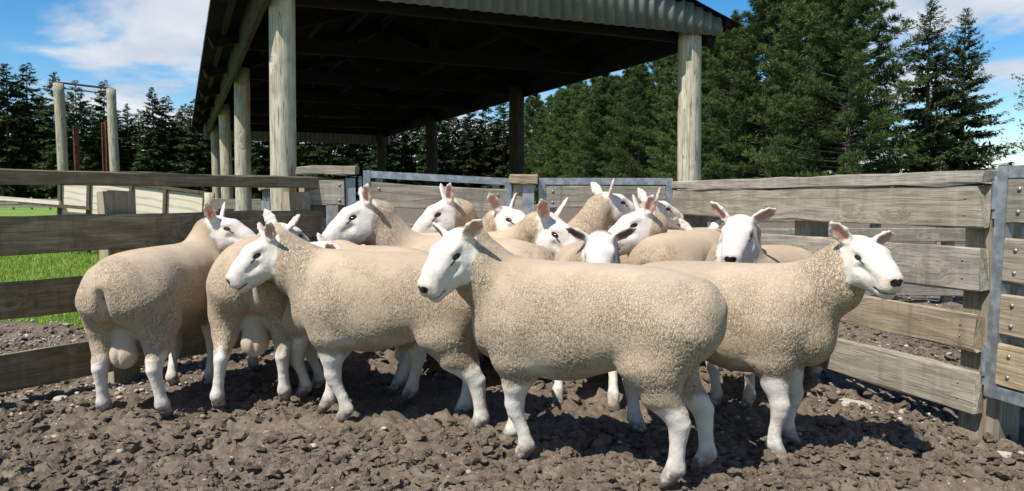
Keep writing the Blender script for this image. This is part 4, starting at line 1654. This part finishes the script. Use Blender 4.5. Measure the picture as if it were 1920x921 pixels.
def make_spruce_mesh(seed, H=17.0, R=2.9, bare=0.12, branches=150, twigs=30, droop=0.35, up_tip=0.10, gap=0.10, wt=1.0):
    rs = np.random.default_rng(seed)
    quads, tones = [], []
    limbs = MB()
    nb = branches
    hs = bare * H + (H - bare * H) * (np.arange(nb) / nb) ** 0.92
    for i in range(nb):
        z = hs[i] + rs.normal(0, 0.08)
        f = min(0.995, max(0.0, (z - bare * H) / (H * (1 - bare))))
        if rs.random() < gap:
            continue
        L = R * (1 - f) ** 0.78 * rs.uniform(0.62, 1.12) + 0.22
        if f < 0.12:
            L *= 0.55 + 3.5 * f
        a = rs.uniform(0, 2 * math.pi)
        out = np.array((math.cos(a), math.sin(a), 0.0))
        side = np.array((-math.sin(a), math.cos(a), 0.0))
        n = max(4, int(twigs * (L / R) ** 0.8))
        u = np.sort(rs.uniform(0.12, 1.0, n))
        dz = (0.22 * (f > 0.6) + 0.05) * u * L - droop * L * u * u * (1 - f * 0.8) + up_tip * L * u ** 4
        B = np.array((0, 0, z)) + out * (u * L)[:, None]
        B[:, 2] += dz
        sg = rs.choice([-1, 1], n)
        sp = rs.uniform(0.35, 1.05, n)
        Dv = out * np.cos(sp)[:, None] + side * (np.sin(sp) * sg)[:, None]
        Dv[:, 2] += rs.normal(-0.22, 0.20, n)
        Dv = unit(Dv)
        tl = (0.30 + 0.42 * (1 - u)) * (0.45 + 0.55 * (1 - f)) * rs.uniform(0.7, 1.3, n) * min(1.0, 0.55 + L / R)
        upv = np.tile(np.array((0, 0, 1.0)), (n, 1)) + rs.normal(0, 0.35, (n, 3))
        for rep in range(2):
            quads.append(sprays(B + rs.normal(0, 0.05, (n, 3)), unit(Dv + rs.normal(0, 0.28, (n, 3))), upv, tl * wt, tl * wt * rs.uniform(0.13, 0.24, n), rs))
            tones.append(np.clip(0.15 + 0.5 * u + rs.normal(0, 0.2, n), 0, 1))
        # hanging shoots under the branch
        m_ = n // 2
        k = rs.integers(0, n, m_)
        hd = unit(np.stack([rs.normal(0, 0.3, m_), rs.normal(0, 0.3, m_), -np.ones(m_)], 1))
        quads.append(sprays(B[k], hd, np.tile(side, (m_, 1)) + rs.normal(0, 0.4, (m_, 3)), tl[k] * 0.6, tl[k] * 0.11, rs))
        tones.append(np.clip(rs.normal(0.2, 0.15, m_), 0, 1))
        if L > 0.5:
            e = B[-1] * 1.0
            limbs.tube([(0, 0, z), tuple(B[len(B) // 2]), tuple(e)], [0.035 * (1 - f) + 0.012, 0.02 * (1 - f) + 0.008, 0.006], 4, cap=False)
    # leader
    n = 16
    P = np.stack([np.zeros(n), np.zeros(n), H - 0.1 - rs.uniform(0, 1.0, n)], 1)
    aa = rs.uniform(0, 6.28, n)
    quads.append(sprays(P, unit(np.stack([np.cos(aa) * 0.7, np.sin(aa) * 0.7, np.full(n, 0.8)], 1)), rs.normal(0, 1, (n, 3)), np.full(n, 0.33), np.full(n, 0.05), rs))
    tones.append(np.full(n, 0.5))
    return finish_tree(quads, tones, limbs, H, 0.16 + H * 0.006, rs)


def make_pine_mesh(seed, H=16.0, R=3.8, branches=135, tufts=28, rnd=0.0):
    rs = np.random.default_rng(seed)
    quads, tones = [], []
    limbs = MB()
    for i in range(branches):
        f = (i + rs.random()) / branches
        z = 0.03 * H + 0.955 * H * f
        prof = (min(1.0, (f + 0.10) / 0.22)) * (1 - max(0, f - 0.22) / 0.80) ** 0.72
        L = R * prof * rs.uniform(0.60, 1.12) + 0.30
        a = i * 2.399 + rs.normal(0, 0.4)
        out = np.array((math.cos(a), math.sin(a), 0.0))
        side = np.array((-math.sin(a), math.cos(a), 0.0))
        rise = 0.10 + 0.75 * f
        nseg = max(3, int(tufts * (0.35 + 0.65 * L / R) / 4.0))
        # side shoots along the branch, each ending in upturned bottle-brush tufts
        for q in range(nseg):
            u = 0.30 + 0.70 * (q + rs.random()) / nseg
            B = np.array((0, 0, z)) + out * (u * L)
            B[2] += (rise * u - 0.30 * (1 - f) * u * u + 0.20 * u ** 3) * L
            sl_ = L * rs.uniform(0.10, 0.26) * (1.15 - 0.5 * u)
            for sgn in (-1, 0, 1):
                d = unit(out * 0.75 + side * sgn * rs.uniform(0.6, 1.1) + np.array((0, 0, rs.uniform(0.15, 0.75))))
                for e in range(2):
                    P = B + d * sl_ * (0.45 + 0.55 * e) + rs.normal(0, 0.06, 3)
                    n = 16
                    ph = rs.uniform(0, 2 * math.pi, n)
                    sp = rs.uniform(0.35, 1.25, n)
                    ax = unit(d + np.array((0, 0, 0.55)))
                    s1 = unit(np.cross(ax, (0.3, 0.2, 1.0)))
                    s2 = np.cross(ax, s1)
                    Dv = unit(ax * np.cos(sp)[:, None] + (s1 * np.cos(ph)[:, None] + s2 * np.sin(ph)[:, None]) * np.sin(sp)[:, None])
                    Ln = rs.uniform(0.22, 0.42, n)
                    quads.append(sprays(np.tile(P, (n, 1)) + rs.normal(0, 0.03, (n, 3)), Dv, rs.normal(0, 1, (n, 3)), Ln, Ln * rs.uniform(0.045, 0.085, n), rs))
                    tones.append(np.clip(0.05 + 0.75 * u * (0.5 + 0.5 * (Dv[:, 2] > 0.3)) - 0.1 + rs.normal(0, 0.15, n), 0, 1))
        tip = np.array((0, 0, z)) + out * L * 0.9
        tip[2] += (rise * 0.9 - 0.30 * (1 - f) * 0.81 + 0.14) * L
        limbs.tube([(0, 0, z), tuple(out * L * 0.5 + np.array((0, 0, z + rise * 0.5 * L - 0.07 * L))), tuple(tip)], [0.055 * (1 - f) + 0.012, 0.03 * (1 - f) + 0.01, 0.008], 4, cap=False)
    return finish_tree(quads, tones, limbs, H, 0.20, rs)


def finish_tree(quads, tones, limbs, H, r, rs):
    V = np.concatenate(quads).reshape(-1, 3)
    tn = np.repeat(np.concatenate(tones), 4)
    me = np_mesh('crown', V, np.arange(len(V)).reshape(-1, 4), False)
    at = me.attributes.new('tone', 'FLOAT', 'POINT')
    at.data.foreach_set('value', tn.astype(np.float32))
    n = 9
    bend = rs.normal(0, 0.06, (n, 2)).cumsum(0) * 0.5
    bend -= np.linspace(0, 1, n)[:, None] * bend[-1]
    limbs.tube([(bend[k, 0], bend[k, 1], H * 0.985 * k / (n - 1) - (0.1 if k == 0 else 0)) for k in range(n)],
               [r * (1 - 0.93 * k / (n - 1)) for k in range(n)], 8)
    return me, limbs.mesh('trunk')


def place_tree(name, meshes, mat, x, y, scale, rz, label, group, wide=1.0):
    t = empty(name, (x, y, -0.05), rz)
    t.scale = (scale * wide, scale * wide, scale)
    link_mesh('trunk', meshes[1], M['bark'], t)
    link_mesh('crown', meshes[0], mat, t)
    tag(t, label, 'tree', group)
    return t


def build_trees():
    far = [make_spruce_mesh(s, 18.0, 3.9 + 0.4 * (s % 3), bare=0.06, branches=200, twigs=44, gap=0.04, wt=1.85) for s in (1, 2, 3, 4, 5)]
    near = [make_spruce_mesh(s, 13.5, 4.1, bare=0.05, branches=250, twigs=66, droop=0.30, up_tip=0.22, gap=0.06) for s in (11, 12)]
    pines = [make_pine_mesh(s, 16.0, 3.7) for s in (21, 22, 23)]
    rs = random.Random(5)
    # (pixel column, crown top row, distance) turned into a spot and a height
    tops = [(-40, 140, 98), (-12, 150, 104), (24, 122, 98), (62, 120, 102), (88, 175, 110), (112, 138, 100), (151, 152, 98), (176, 200, 112), (204, 152, 103), (226, 215, 110),
            (246, 196, 104), (266, 206, 112), (293, 165, 100), (318, 181, 102), (343, 205, 112), (352, 196, 105), (371, 186, 102), (392, 200, 108),
            (420, 190, 106), (452, 196, 110), (488, 188, 104), (520, 192, 108), (556, 200, 105), (590, 192, 110), (622, 198, 104), (655, 190, 108),
            (690, 200, 112), (722, 190, 106), (756, 196, 110), (788, 188, 112), (820, 192, 106), (850, 186, 112), (882, 192, 108), (912, 184, 114), (944, 178, 110)]
    ORD = ['first', 'second', 'third', 'fourth', 'fifth', 'sixth', 'seventh', 'eighth', 'ninth', 'tenth', 'eleventh', 'twelfth', 'thirteenth',
           'fourteenth', 'fifteenth', 'sixteenth', 'seventeenth', 'eighteenth']
    tops.sort()
    nl = 0
    for i, (px, py, d) in enumerate(tops):
        x = (px - 960) / 1420.0 * d
        h = (368 - py) / 1420.0 * d + CAM_H
        if px < -20:
            lab = 'dark spruce cut by the left edge of the view'
        elif px < 395:
            lab = 'dark spruce in the far row, %s from the left edge' % ORD[nl]
            nl += 1
        else:
            lab = 'dark spruce tree in the far row seen under the shed roof'
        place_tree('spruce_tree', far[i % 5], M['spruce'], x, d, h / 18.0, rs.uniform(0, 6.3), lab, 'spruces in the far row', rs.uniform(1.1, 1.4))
    for k in range(28):                                          # the row behind closes the gaps
        px = -30 + k * 36 + rs.uniform(-10, 10)
        d = 118 + rs.uniform(0, 8)
        h = (368 - 214 - rs.uniform(-10, 14)) / 1420.0 * d
        place_tree('spruce_tree', far[k % 5], M['spruce'], (px - 960) / 1420.0 * d, d, h / 18.0, rs.uniform(0, 6.3),
                   'lower dark spruce filling the gaps behind the far row', 'spruces behind the far row', rs.uniform(1.2, 1.5))
    def belt_top(px):
        return float(np.interp(px, [960, 1000, 1100, 1250, 1330, 1400, 1460, 1700], [204, 192, 158, 114, 72, 22, -60, -100]))
    # shelter belt of pines on the right, running away to the left
    N_ = 17
    for k in range(N_):
        f = k / (N_ - 1)
        x = 20.8 * (1 - f) + 2.6 * f + rs.uniform(-0.8, 0.8)
        y = 47.0 * (1 - f) + 106 * f + rs.uniform(-1.0, 1.0)
        h = (368 - belt_top(960 + 1420 * x / y) + rs.uniform(-14, 12)) / 1420.0 * y + CAM_H
        if k == 0:
            lab = 'bushy pine at the right hand end of the shelter belt beside two spruces'
        else:
            lab = 'dense green pine in the front of the shelter belt, %s from its right end' % ORD[k]
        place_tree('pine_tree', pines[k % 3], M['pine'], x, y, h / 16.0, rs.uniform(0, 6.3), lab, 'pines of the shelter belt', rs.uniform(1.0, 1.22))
    for k in range(13):
        f = (k + 0.5) / 13
        x = 24.5 * (1 - f) + 7.0 * f + rs.uniform(-1, 1)
        y = 53.0 * (1 - f) + 112 * f + rs.uniform(-1.5, 1.5)
        h = (368 - belt_top(960 + 1420 * x / y) + rs.uniform(-12, 14)) / 1420.0 * y + CAM_H
        place_tree('pine_tree', pines[(k + 2) % 3], M['pine'], x, y, h / 16.0, rs.uniform(0, 6.3), 'taller pine rising from the back row of the shelter belt', 'pines of the shelter belt', rs.uniform(0.9, 1.1))
    d = 45.0
    for px, py, lab, m_ in ((1732, 2, 'open layered spruce right of the pine belt, left of the pair', 0), (1812, 16, 'open layered spruce at the right end of the trees, right of the pair', 1)):
        h = (368 - py) / 1420.0 * d + CAM_H
        place_tree('spruce_tree', near[m_], M['spruce'], (px - 960) / 1420.0 * d, d + m_ * 0.8, h / 13.5, rs.uniform(0, 6), lab, 'spruce pair at the right', 0.92)
    for px, py, d, hw, lab in ((1690, 250, 47, 1.2, 'low bushy pine under the two spruces at the right'),):
        h = (368 - py) / 1420.0 * d + CAM_H
        place_tree('pine_tree', pines[1], M['pine'], (px - 960) / 1420.0 * d, d - 2, h / 16.0, 1.0, lab, 'pines of the shelter belt', 1.5)
    # thin broadleaf tree reaching in at the right edge
    r2 = np.random.default_rng(77)
    t = empty('young_tree', (14.25, 21.0, -0.05))
    lm = MB()
    qs, tn = [], []
    lm.tube([(0, 0, 0), (0.05, 0, 1.4), (-0.05, 0.05, 2.8), (0, 0, 4.6)], [0.09, 0.07, 0.05, 0.015], 8)
    for k in range(26):
        z = 1.2 + 3.2 * r2.random()
        a = r2.uniform(0, 6.28)
        L = r2.uniform(0.6, 1.5) * (1.1 - 0.12 * z)
        e = np.array((math.cos(a) * L, math.sin(a) * L, z + L * r2.uniform(0.1, 0.6)))
        lm.tube([(0, 0, z), tuple(e * np.array((.5, .5, 1)) - np.array((0, 0, (e[2] - z) * .4))), tuple(e)], [0.02, 0.012, 0.004], 5, cap=False)
        n = 26
        u = r2.uniform(0.35, 1.05, n)
        P = np.array((0, 0, z)) * (1 - u[:, None]) + e * u[:, None] + r2.normal(0, 0.07, (n, 3))
        Ln = r2.uniform(0.05, 0.10, n)
        qs.append(sprays(P, unit(r2.normal(0, 1, (n, 3))), r2.normal(0, 1, (n, 3)), Ln, Ln * 0.35, r2))
        tn.append(r2.random(n))
    V = np.concatenate(qs).reshape(-1, 3)
    me = np_mesh('crown', V, np.arange(len(V)).reshape(-1, 4), False)
    at = me.attributes.new('tone', 'FLOAT', 'POINT')
    at.data.foreach_set('value', np.repeat(np.concatenate(tn), 4).astype(np.float32))
    link_mesh('crown', me, M['leaf'], t)
    link_mesh('trunk', lm.mesh('trunk'), M['bark'], t)
    tag(t, 'thin leafy young tree reaching in at the right edge of the view', 'tree')


# ------------------------------------------------------------------ things beyond the pen
def build_background():
    # tall two-post frame with a double bar across the top
    f = empty('gantry', (-9.46, 16.0, 0))
    round_post('post', f, M['post'], 0.105, 3.50, (0, 0, -0.1), 0.95, seed=31)
    round_post('post', f, M['post'], 0.100, 3.40, (1.08, 0.1, -0.1), 0.92, seed=32, lean=(-0.012, 0))
    b = MB()
    b.tube([(-0.02, 0, 3.42), (1.08, 0.1, 3.30)], 0.022, 8)
    b.build('top_bar', M['dark_steel'], f)
    b = MB()
    b.tube([(0.05, 0, 3.30), (0.98, 0.1, 3.20)], 0.014, 8)
    b.build('top_bar', M['dark_steel'], f)
    for dx, w, z0, z1 in ((-0.30, 0.09, 0.6, 2.62), (-0.215, 0.10, 1.0, 2.66), (-0.145, 0.05, 0.6, 2.60)):
        m_ = MB()
        m_.box((1.08 + dx, 0.28, (z0 + z1) / 2), (w, 0.06, z1 - z0))
        m_.box((1.08 + dx - w / 2 + 0.01, 0.24, (z0 + z1) / 2), (0.02, 0.06, z1 - z0 - 0.02))
        m_.build('steel_channel', M['rust'], f)
    m_ = MB()
    m_.box((0.145, 0.30, 1.6), (0.10, 0.06, 1.9))
    m_.box((0.19, 0.26, 1.6), (0.02, 0.07, 1.88))
    m_.build('steel_channel', M['rust'], f)
    tag(f, 'tall gantry of two round posts with bars on top and rusty channels', 'gantry')
    # plywood sided loading ramp
    r = empty('loading_ramp', (-8.35, 14.1, 0), math.radians(-10))
    xs = [-0.05, 0.55, 1.42, 2.10, 2.88]
    for i in range(4):
        x0, x1 = xs[i], xs[i + 1]
        h0, h1 = 1.40 - 0.115 * x0, 1.40 - 0.115 * x1
        m_ = MB()
        z0 = 0.42
        m_.add([(x0 + 0.01, 0, z0), (x1 - 0.01, 0, z0), (x1 - 0.01, 0, h1), (x0 + 0.01, 0, h0), (x0 + 0.01, 0.02, z0), (x1 - 0.01, 0.02, z0), (x1 - 0.01, 0.02, h1), (x0 + 0.01, 0.02, h0)],
               [(0, 1, 2, 3), (7, 6, 5, 4), (3, 2, 6, 7), (0, 4, 5, 1), (0, 3, 7, 4), (1, 5, 6, 2)])
        m_.build('panel', M['ply'], r)
    for i, x0 in enumerate(xs):
        m_ = MB()
        hh = 1.43 - 0.115 * x0
        m_.box((x0, -0.025, (0.32 + hh) / 2), (0.06, 0.045, hh - 0.32), Matrix.Rotation(math.radians(4), 3, 'Y'))
        m_.build('batten', M['batten'], r)
    m_ = MB()
    m_.box((1.4, 0.0, 0.0), (3.1, 0.08, 0.05), Matrix.Rotation(math.atan(0.115), 3, 'Y'))
    o = m_.build('top_rail', M['batten'], r, (0, 0, 1.28))
    m_ = MB()
    m_.box((1.4, 0.0, 0.37), (2.9, 0.10, 0.10))
    m_.build('floor_beam', M['batten'], r)
    for x0 in (0.4, 1.5, 2.6):
        m_ = MB()
        m_.box((x0, 0.08, 0.15), (0.10, 0.10, 0.38))
        m_.build('leg', M['batten'], r)
    m_ = MB()
    m_.box((-0.62, -0.1, 0.97), (1.3, 0.06, 0.07), Matrix.Rotation(math.radians(4), 3, 'Y'))
    m_.build('draw_beam', M['ply'], r)
    m_ = MB()
    m_.box((-0.10, -0.1, 0.88), (1.5, 0.05, 0.06), Matrix.Rotation(math.radians(4), 3, 'Y'))
    m_.build('draw_beam', M['batten'], r)
    tag(r, 'low stock ramp sided with pale bleached plywood behind the left fence', 'ramp')
    # small yard fence right of the ramp: round post and boards
    e = empty('yard_fence', (-5.02, 12.6, 0), math.radians(10))
    round_post('post', e, M['post'], 0.085, 1.16, (0, 0, -0.05), 0.97, seed=41)
    for z0 in (0.28, 0.56, 0.84):
        board('board', e, M['wood'], 1.25, 0.17, 0.04, (0.05, -0.06, z0))
    sq_post('post', e, M['post_sq'], 0.10, 0.10, 1.08, (1.20, 0.02, -0.03))
    tag(e, 'low boarded yard fence with a round post between ramp and shed', 'fence')
    # steel-partitioned race inside the shed
    e = empty('sheep_race', (-2.62, 8.2, 0), math.radians(110))
    m_ = MB()
    m_.box((1.3, 0, 0.62), (2.7, 0.012, 0.74))
    m_.build('side_sheet', M['steel'], e)
    for k in range(7):
        m_ = MB()
        m_.box((0.1 + k * 0.42, -0.06, 0.56), (0.03, 0.10, 1.12))
        m_.build('upright', M['steel'], e)
    board('top_rail', e, M['wood'], 2.75, 0.09, 0.14, (-0.02, -0.03, 1.13))
    tag(e, 'grey steel sided sheep race with a timber top rail under the shed', 'sheep race')
    # fences of the neighbouring yards on the right
    e = empty('far_yard_fence', (2.10, 7.45, 0), math.radians(-3))
    for z0, h in ((0.80, 0.10), (0.60, 0.13), (0.34, 0.14), (0.10, 0.14)):
        board('board', e, M['wood'], 4.4, h, 0.04, (-0.25, -0.05, z0))
    for k in range(7):
        sq_post('post', e, M['post_sq'], 0.09, 0.09, 1.02, (0.05 + k * 0.70, 0.03, -0.03))
    tag(e, 'low rail fence of the next yard seen through the right fence', 'fence')
    e = empty('paddock_fence', (5.0, 17.0, 0), math.radians(-4))
    for z0 in (0.18, 0.46, 0.74):
        board('board', e, M['wood'], 9.0, 0.12, 0.04, (0, -0.05, z0))
    for k in range(7):
        sq_post('post', e, M['post_sq'], 0.11, 0.10, 1.0, (0.1 + k * 1.45, 0.03, -0.03))
    tag(e, 'distant grey paddock fence glimpsed through the gaps of the right fence', 'fence')
    # far boarded fence by the treeline, left
    e = empty('paddock_fence', (-45.5, 60.0, 0), math.radians(1))
    for z0 in (0.15, 0.40, 0.65):
        board('board', e, M['wood'], 22.0, 0.19, 0.05, (0, -0.06, z0))
    for k in range(16):
        sq_post('post', e, M['post_sq'], 0.14, 0.12, 1.0, (0.2 + k * 1.44, 0.04, -0.03))
    tag(e, 'distant grey boarded fence across the paddock in front of the far spruces', 'fence')


build_background()
build_trees()
# ------------------------------------------------------------------ the flock
def flock_sheep(label, c, head, poll, hy, hp, fw=None, **kw):
    """c: centre of the feet; head: heading in degrees; poll: skull base in world space; hy: world bearing of the face"""
    a = math.radians(head)
    if fw:                                                       # the trunk sits a little ahead of the feet
        c = (c[0] + 0.045 * math.cos(a), c[1] + 0.045 * math.sin(a))
    sz = kw.get('size', 1.0)
    dx, dy = poll[0] - c[0], poll[1] - c[1]
    lp = ((dx * math.cos(a) + dy * math.sin(a)) / sz, (-dx * math.sin(a) + dy * math.cos(a)) / sz, poll[2] / sz)
    feet = [(0.0, 0.0)] * 4
    if fw:
        std = [(0.322, 0.105), (0.322, -0.105), (-0.335, 0.118), (-0.335, -0.118)]
        for i, q in enumerate(fw):
            if q is None:
                continue
            ex, ey = q[0] - c[0], q[1] - c[1]
            feet[i] = (ex * math.cos(a) + ey * math.sin(a) - std[i][0], -ex * math.sin(a) + ey * math.cos(a) - std[i][1])
    return make_sheep(label, (c[0], c[1], -0.004), a, lp, math.radians(hy - head), math.radians(hp), feet=feet, **kw)


def PX(px, py, d):
    """world point seen at photograph pixel (px, py) at distance d into the scene"""
    p = math.atan((460.5 - 368.0) / 1420.0)
    b = -(py - 460.5) / 1420.0
    r = Vector(((px - 960) / 1420.0, math.cos(p) + b * math.sin(p), -math.sin(p) + b * math.cos(p)))
    return Vector((0, 0, CAM_H)) + r * (d / r.y)


HI, LO = 0.0063, 0.0086
FLOCK = [
    dict(label='sheep standing broadside nearest the camera, head turned to the camera', c=(0.32, 2.90), head=156.5, poll=PX(861, 460, 3.0), hy=226, hp=-33,
         fw=[(0.032, 2.944), (-0.023, 3.138), (0.561, 2.684), (0.716, 2.845)], h=HI, ears=(0.55, 0.20), ear_fold=(0.2, 0.5), seed=1),
    dict(label='sheep facing right by the right fence, its chest in the open', c=(0.864, 3.22), head=-35, poll=PX(1612, 473, 2.90), hy=-78, hp=-17,
         fw=[(1.195, 3.13), (1.069, 2.935), None, None], h=HI, ears=(0.25, 0.75), seed=2, ear_fold=(0.2, 0.2), size=0.97, hs=0.95),
    dict(label='sheep facing left in profile over the rump of another, left of the middle', c=(-0.53, 3.475), head=169, poll=PX(508, 464, 3.56), hy=209, hp=-30,
         fw=[(-0.789, 3.438), (-0.917, 3.638), (-0.166, 3.304), (-0.252, 3.522)], h=HI, ears=(0.75, 0.6), seed=3),
    dict(label='leftmost ram seen from behind with its rump to the camera', c=(-1.80, 3.87), head=84, poll=PX(408, 426, 4.30), hy=-2, hp=-12,
         fw=[(-1.852, 4.10), (-1.66, 4.14), (-1.943, 3.584), (-1.647, 3.548)], h=HI, ears=(0.9, 0.9), ram=True, seed=4, tag_ear=-1),
    dict(label='ram seen from behind, second from the left, partly behind a facing head', c=(-1.355, 4.10), head=101, poll=PX(528, 440, 4.52), hy=62, hp=-14,
         fw=[None, None, (-1.444, 3.703), (-1.165, 3.815)], h=HI, ears=(0.95, 0.6), ram=True, seed=5, size=1.05),
    dict(label='sheep mostly hidden behind the left-facing one, only an ear and back showing', c=(-0.80, 3.93), head=182, poll=PX(622, 482, 3.98), hy=200, hp=-40,
         fw=[(-1.094, 3.86), (-1.06, 4.02), (-0.544, 3.82), (-0.63, 4.01)], h=LO, ears=(0.3, 0.85), seed=6),
    dict(label='sheep with raised head facing left before the left back gate', c=(-0.30, 4.34), head=170, poll=PX(690, 398, 4.30), hy=198, hp=-24,
         h=0.0078, ears=(0.8, 0.65), seed=7, hs=1.16, size=1.03),
    dict(label='sheep facing left at the back, head below the middle of the left gate', c=(0.06, 5.30), head=176, poll=PX(844, 393, 5.0), hy=196, hp=-26,
         h=LO, ears=(0.9, 0.9), seed=8, hs=1.20, size=1.04),
    dict(label='sheep at the back facing right, head below the capped gate post', c=(-0.58, 5.14), head=-4, poll=PX(946, 409, 4.9), hy=-38, hp=-12,
         h=LO, ears=(0.95, 0.9), seed=9, hs=1.12, size=1.03),
    dict(label='sheep leaning its head down to the right behind the nearest one', c=(-0.30, 4.72), head=0, poll=PX(1026, 424, 4.45), hy=-30, hp=-34,
         h=0.0078, ears=(0.9, 0.8), seed=10, hs=1.20, size=1.04, neck_fat=1.12),
    dict(label='sheep at the back facing right with raised neck before the right back gate', c=(0.08, 4.96), head=20, poll=PX(1136, 380, 5.15), hy=24, hp=-8,
         h=LO, ears=(0.75, 0.95), seed=11, hs=1.10, size=1.02, neck_fat=0.98),
    dict(label='sheep facing left with wrinkled neck, right of the middle', c=(1.02, 5.20), head=238, poll=PX(1208, 415, 4.7), hy=192, hp=-20,
         h=0.0078, ears=(0.8, 0.8), seed=12, hs=1.20, size=1.03),
    dict(label='rearmost sheep at the back right, its head before the gate hinge', c=(0.56, 5.40), head=5, poll=PX(1222, 393, 5.32), hy=25, hp=-6,
         h=LO, ears=(0.95, 0.95), seed=13, hs=1.08, size=1.0),
    dict(label='sheep with grey ears peering at the camera over the back of the nearest sheep', c=(0.42, 4.23), head=-92, poll=PX(1126, 462, 3.70), hy=-99, hp=-36,
         fw=[(0.50, 3.66), (0.23, 3.74), None, None], h=LO, ears=(0.35, 0.35), ear_fold=(0.3, 0.3), ear_dark=0.15, seed=14, hs=1.04),
    dict(label='sheep looking at the camera over another back, near the right fence', c=(1.31, 3.93), head=225, poll=PX(1388, 430, 3.66), hy=-118, hp=-24,
         fw=[(1.157, 3.675), (1.0, 3.70), (1.713, 4.247), None], h=HI, ears=(0.45, 0.8), seed=15, hs=1.02),
    dict(label='sheep with only its rounded rump and an ear tip showing at the right', c=(1.10, 4.74), head=52, poll=PX(1312, 448, 5.20), hy=75, hp=-20,
         h=LO, ears=(0.8, 0.8), seed=16, size=1.05),
]
for kw in FLOCK:
    flock_sheep(**kw)
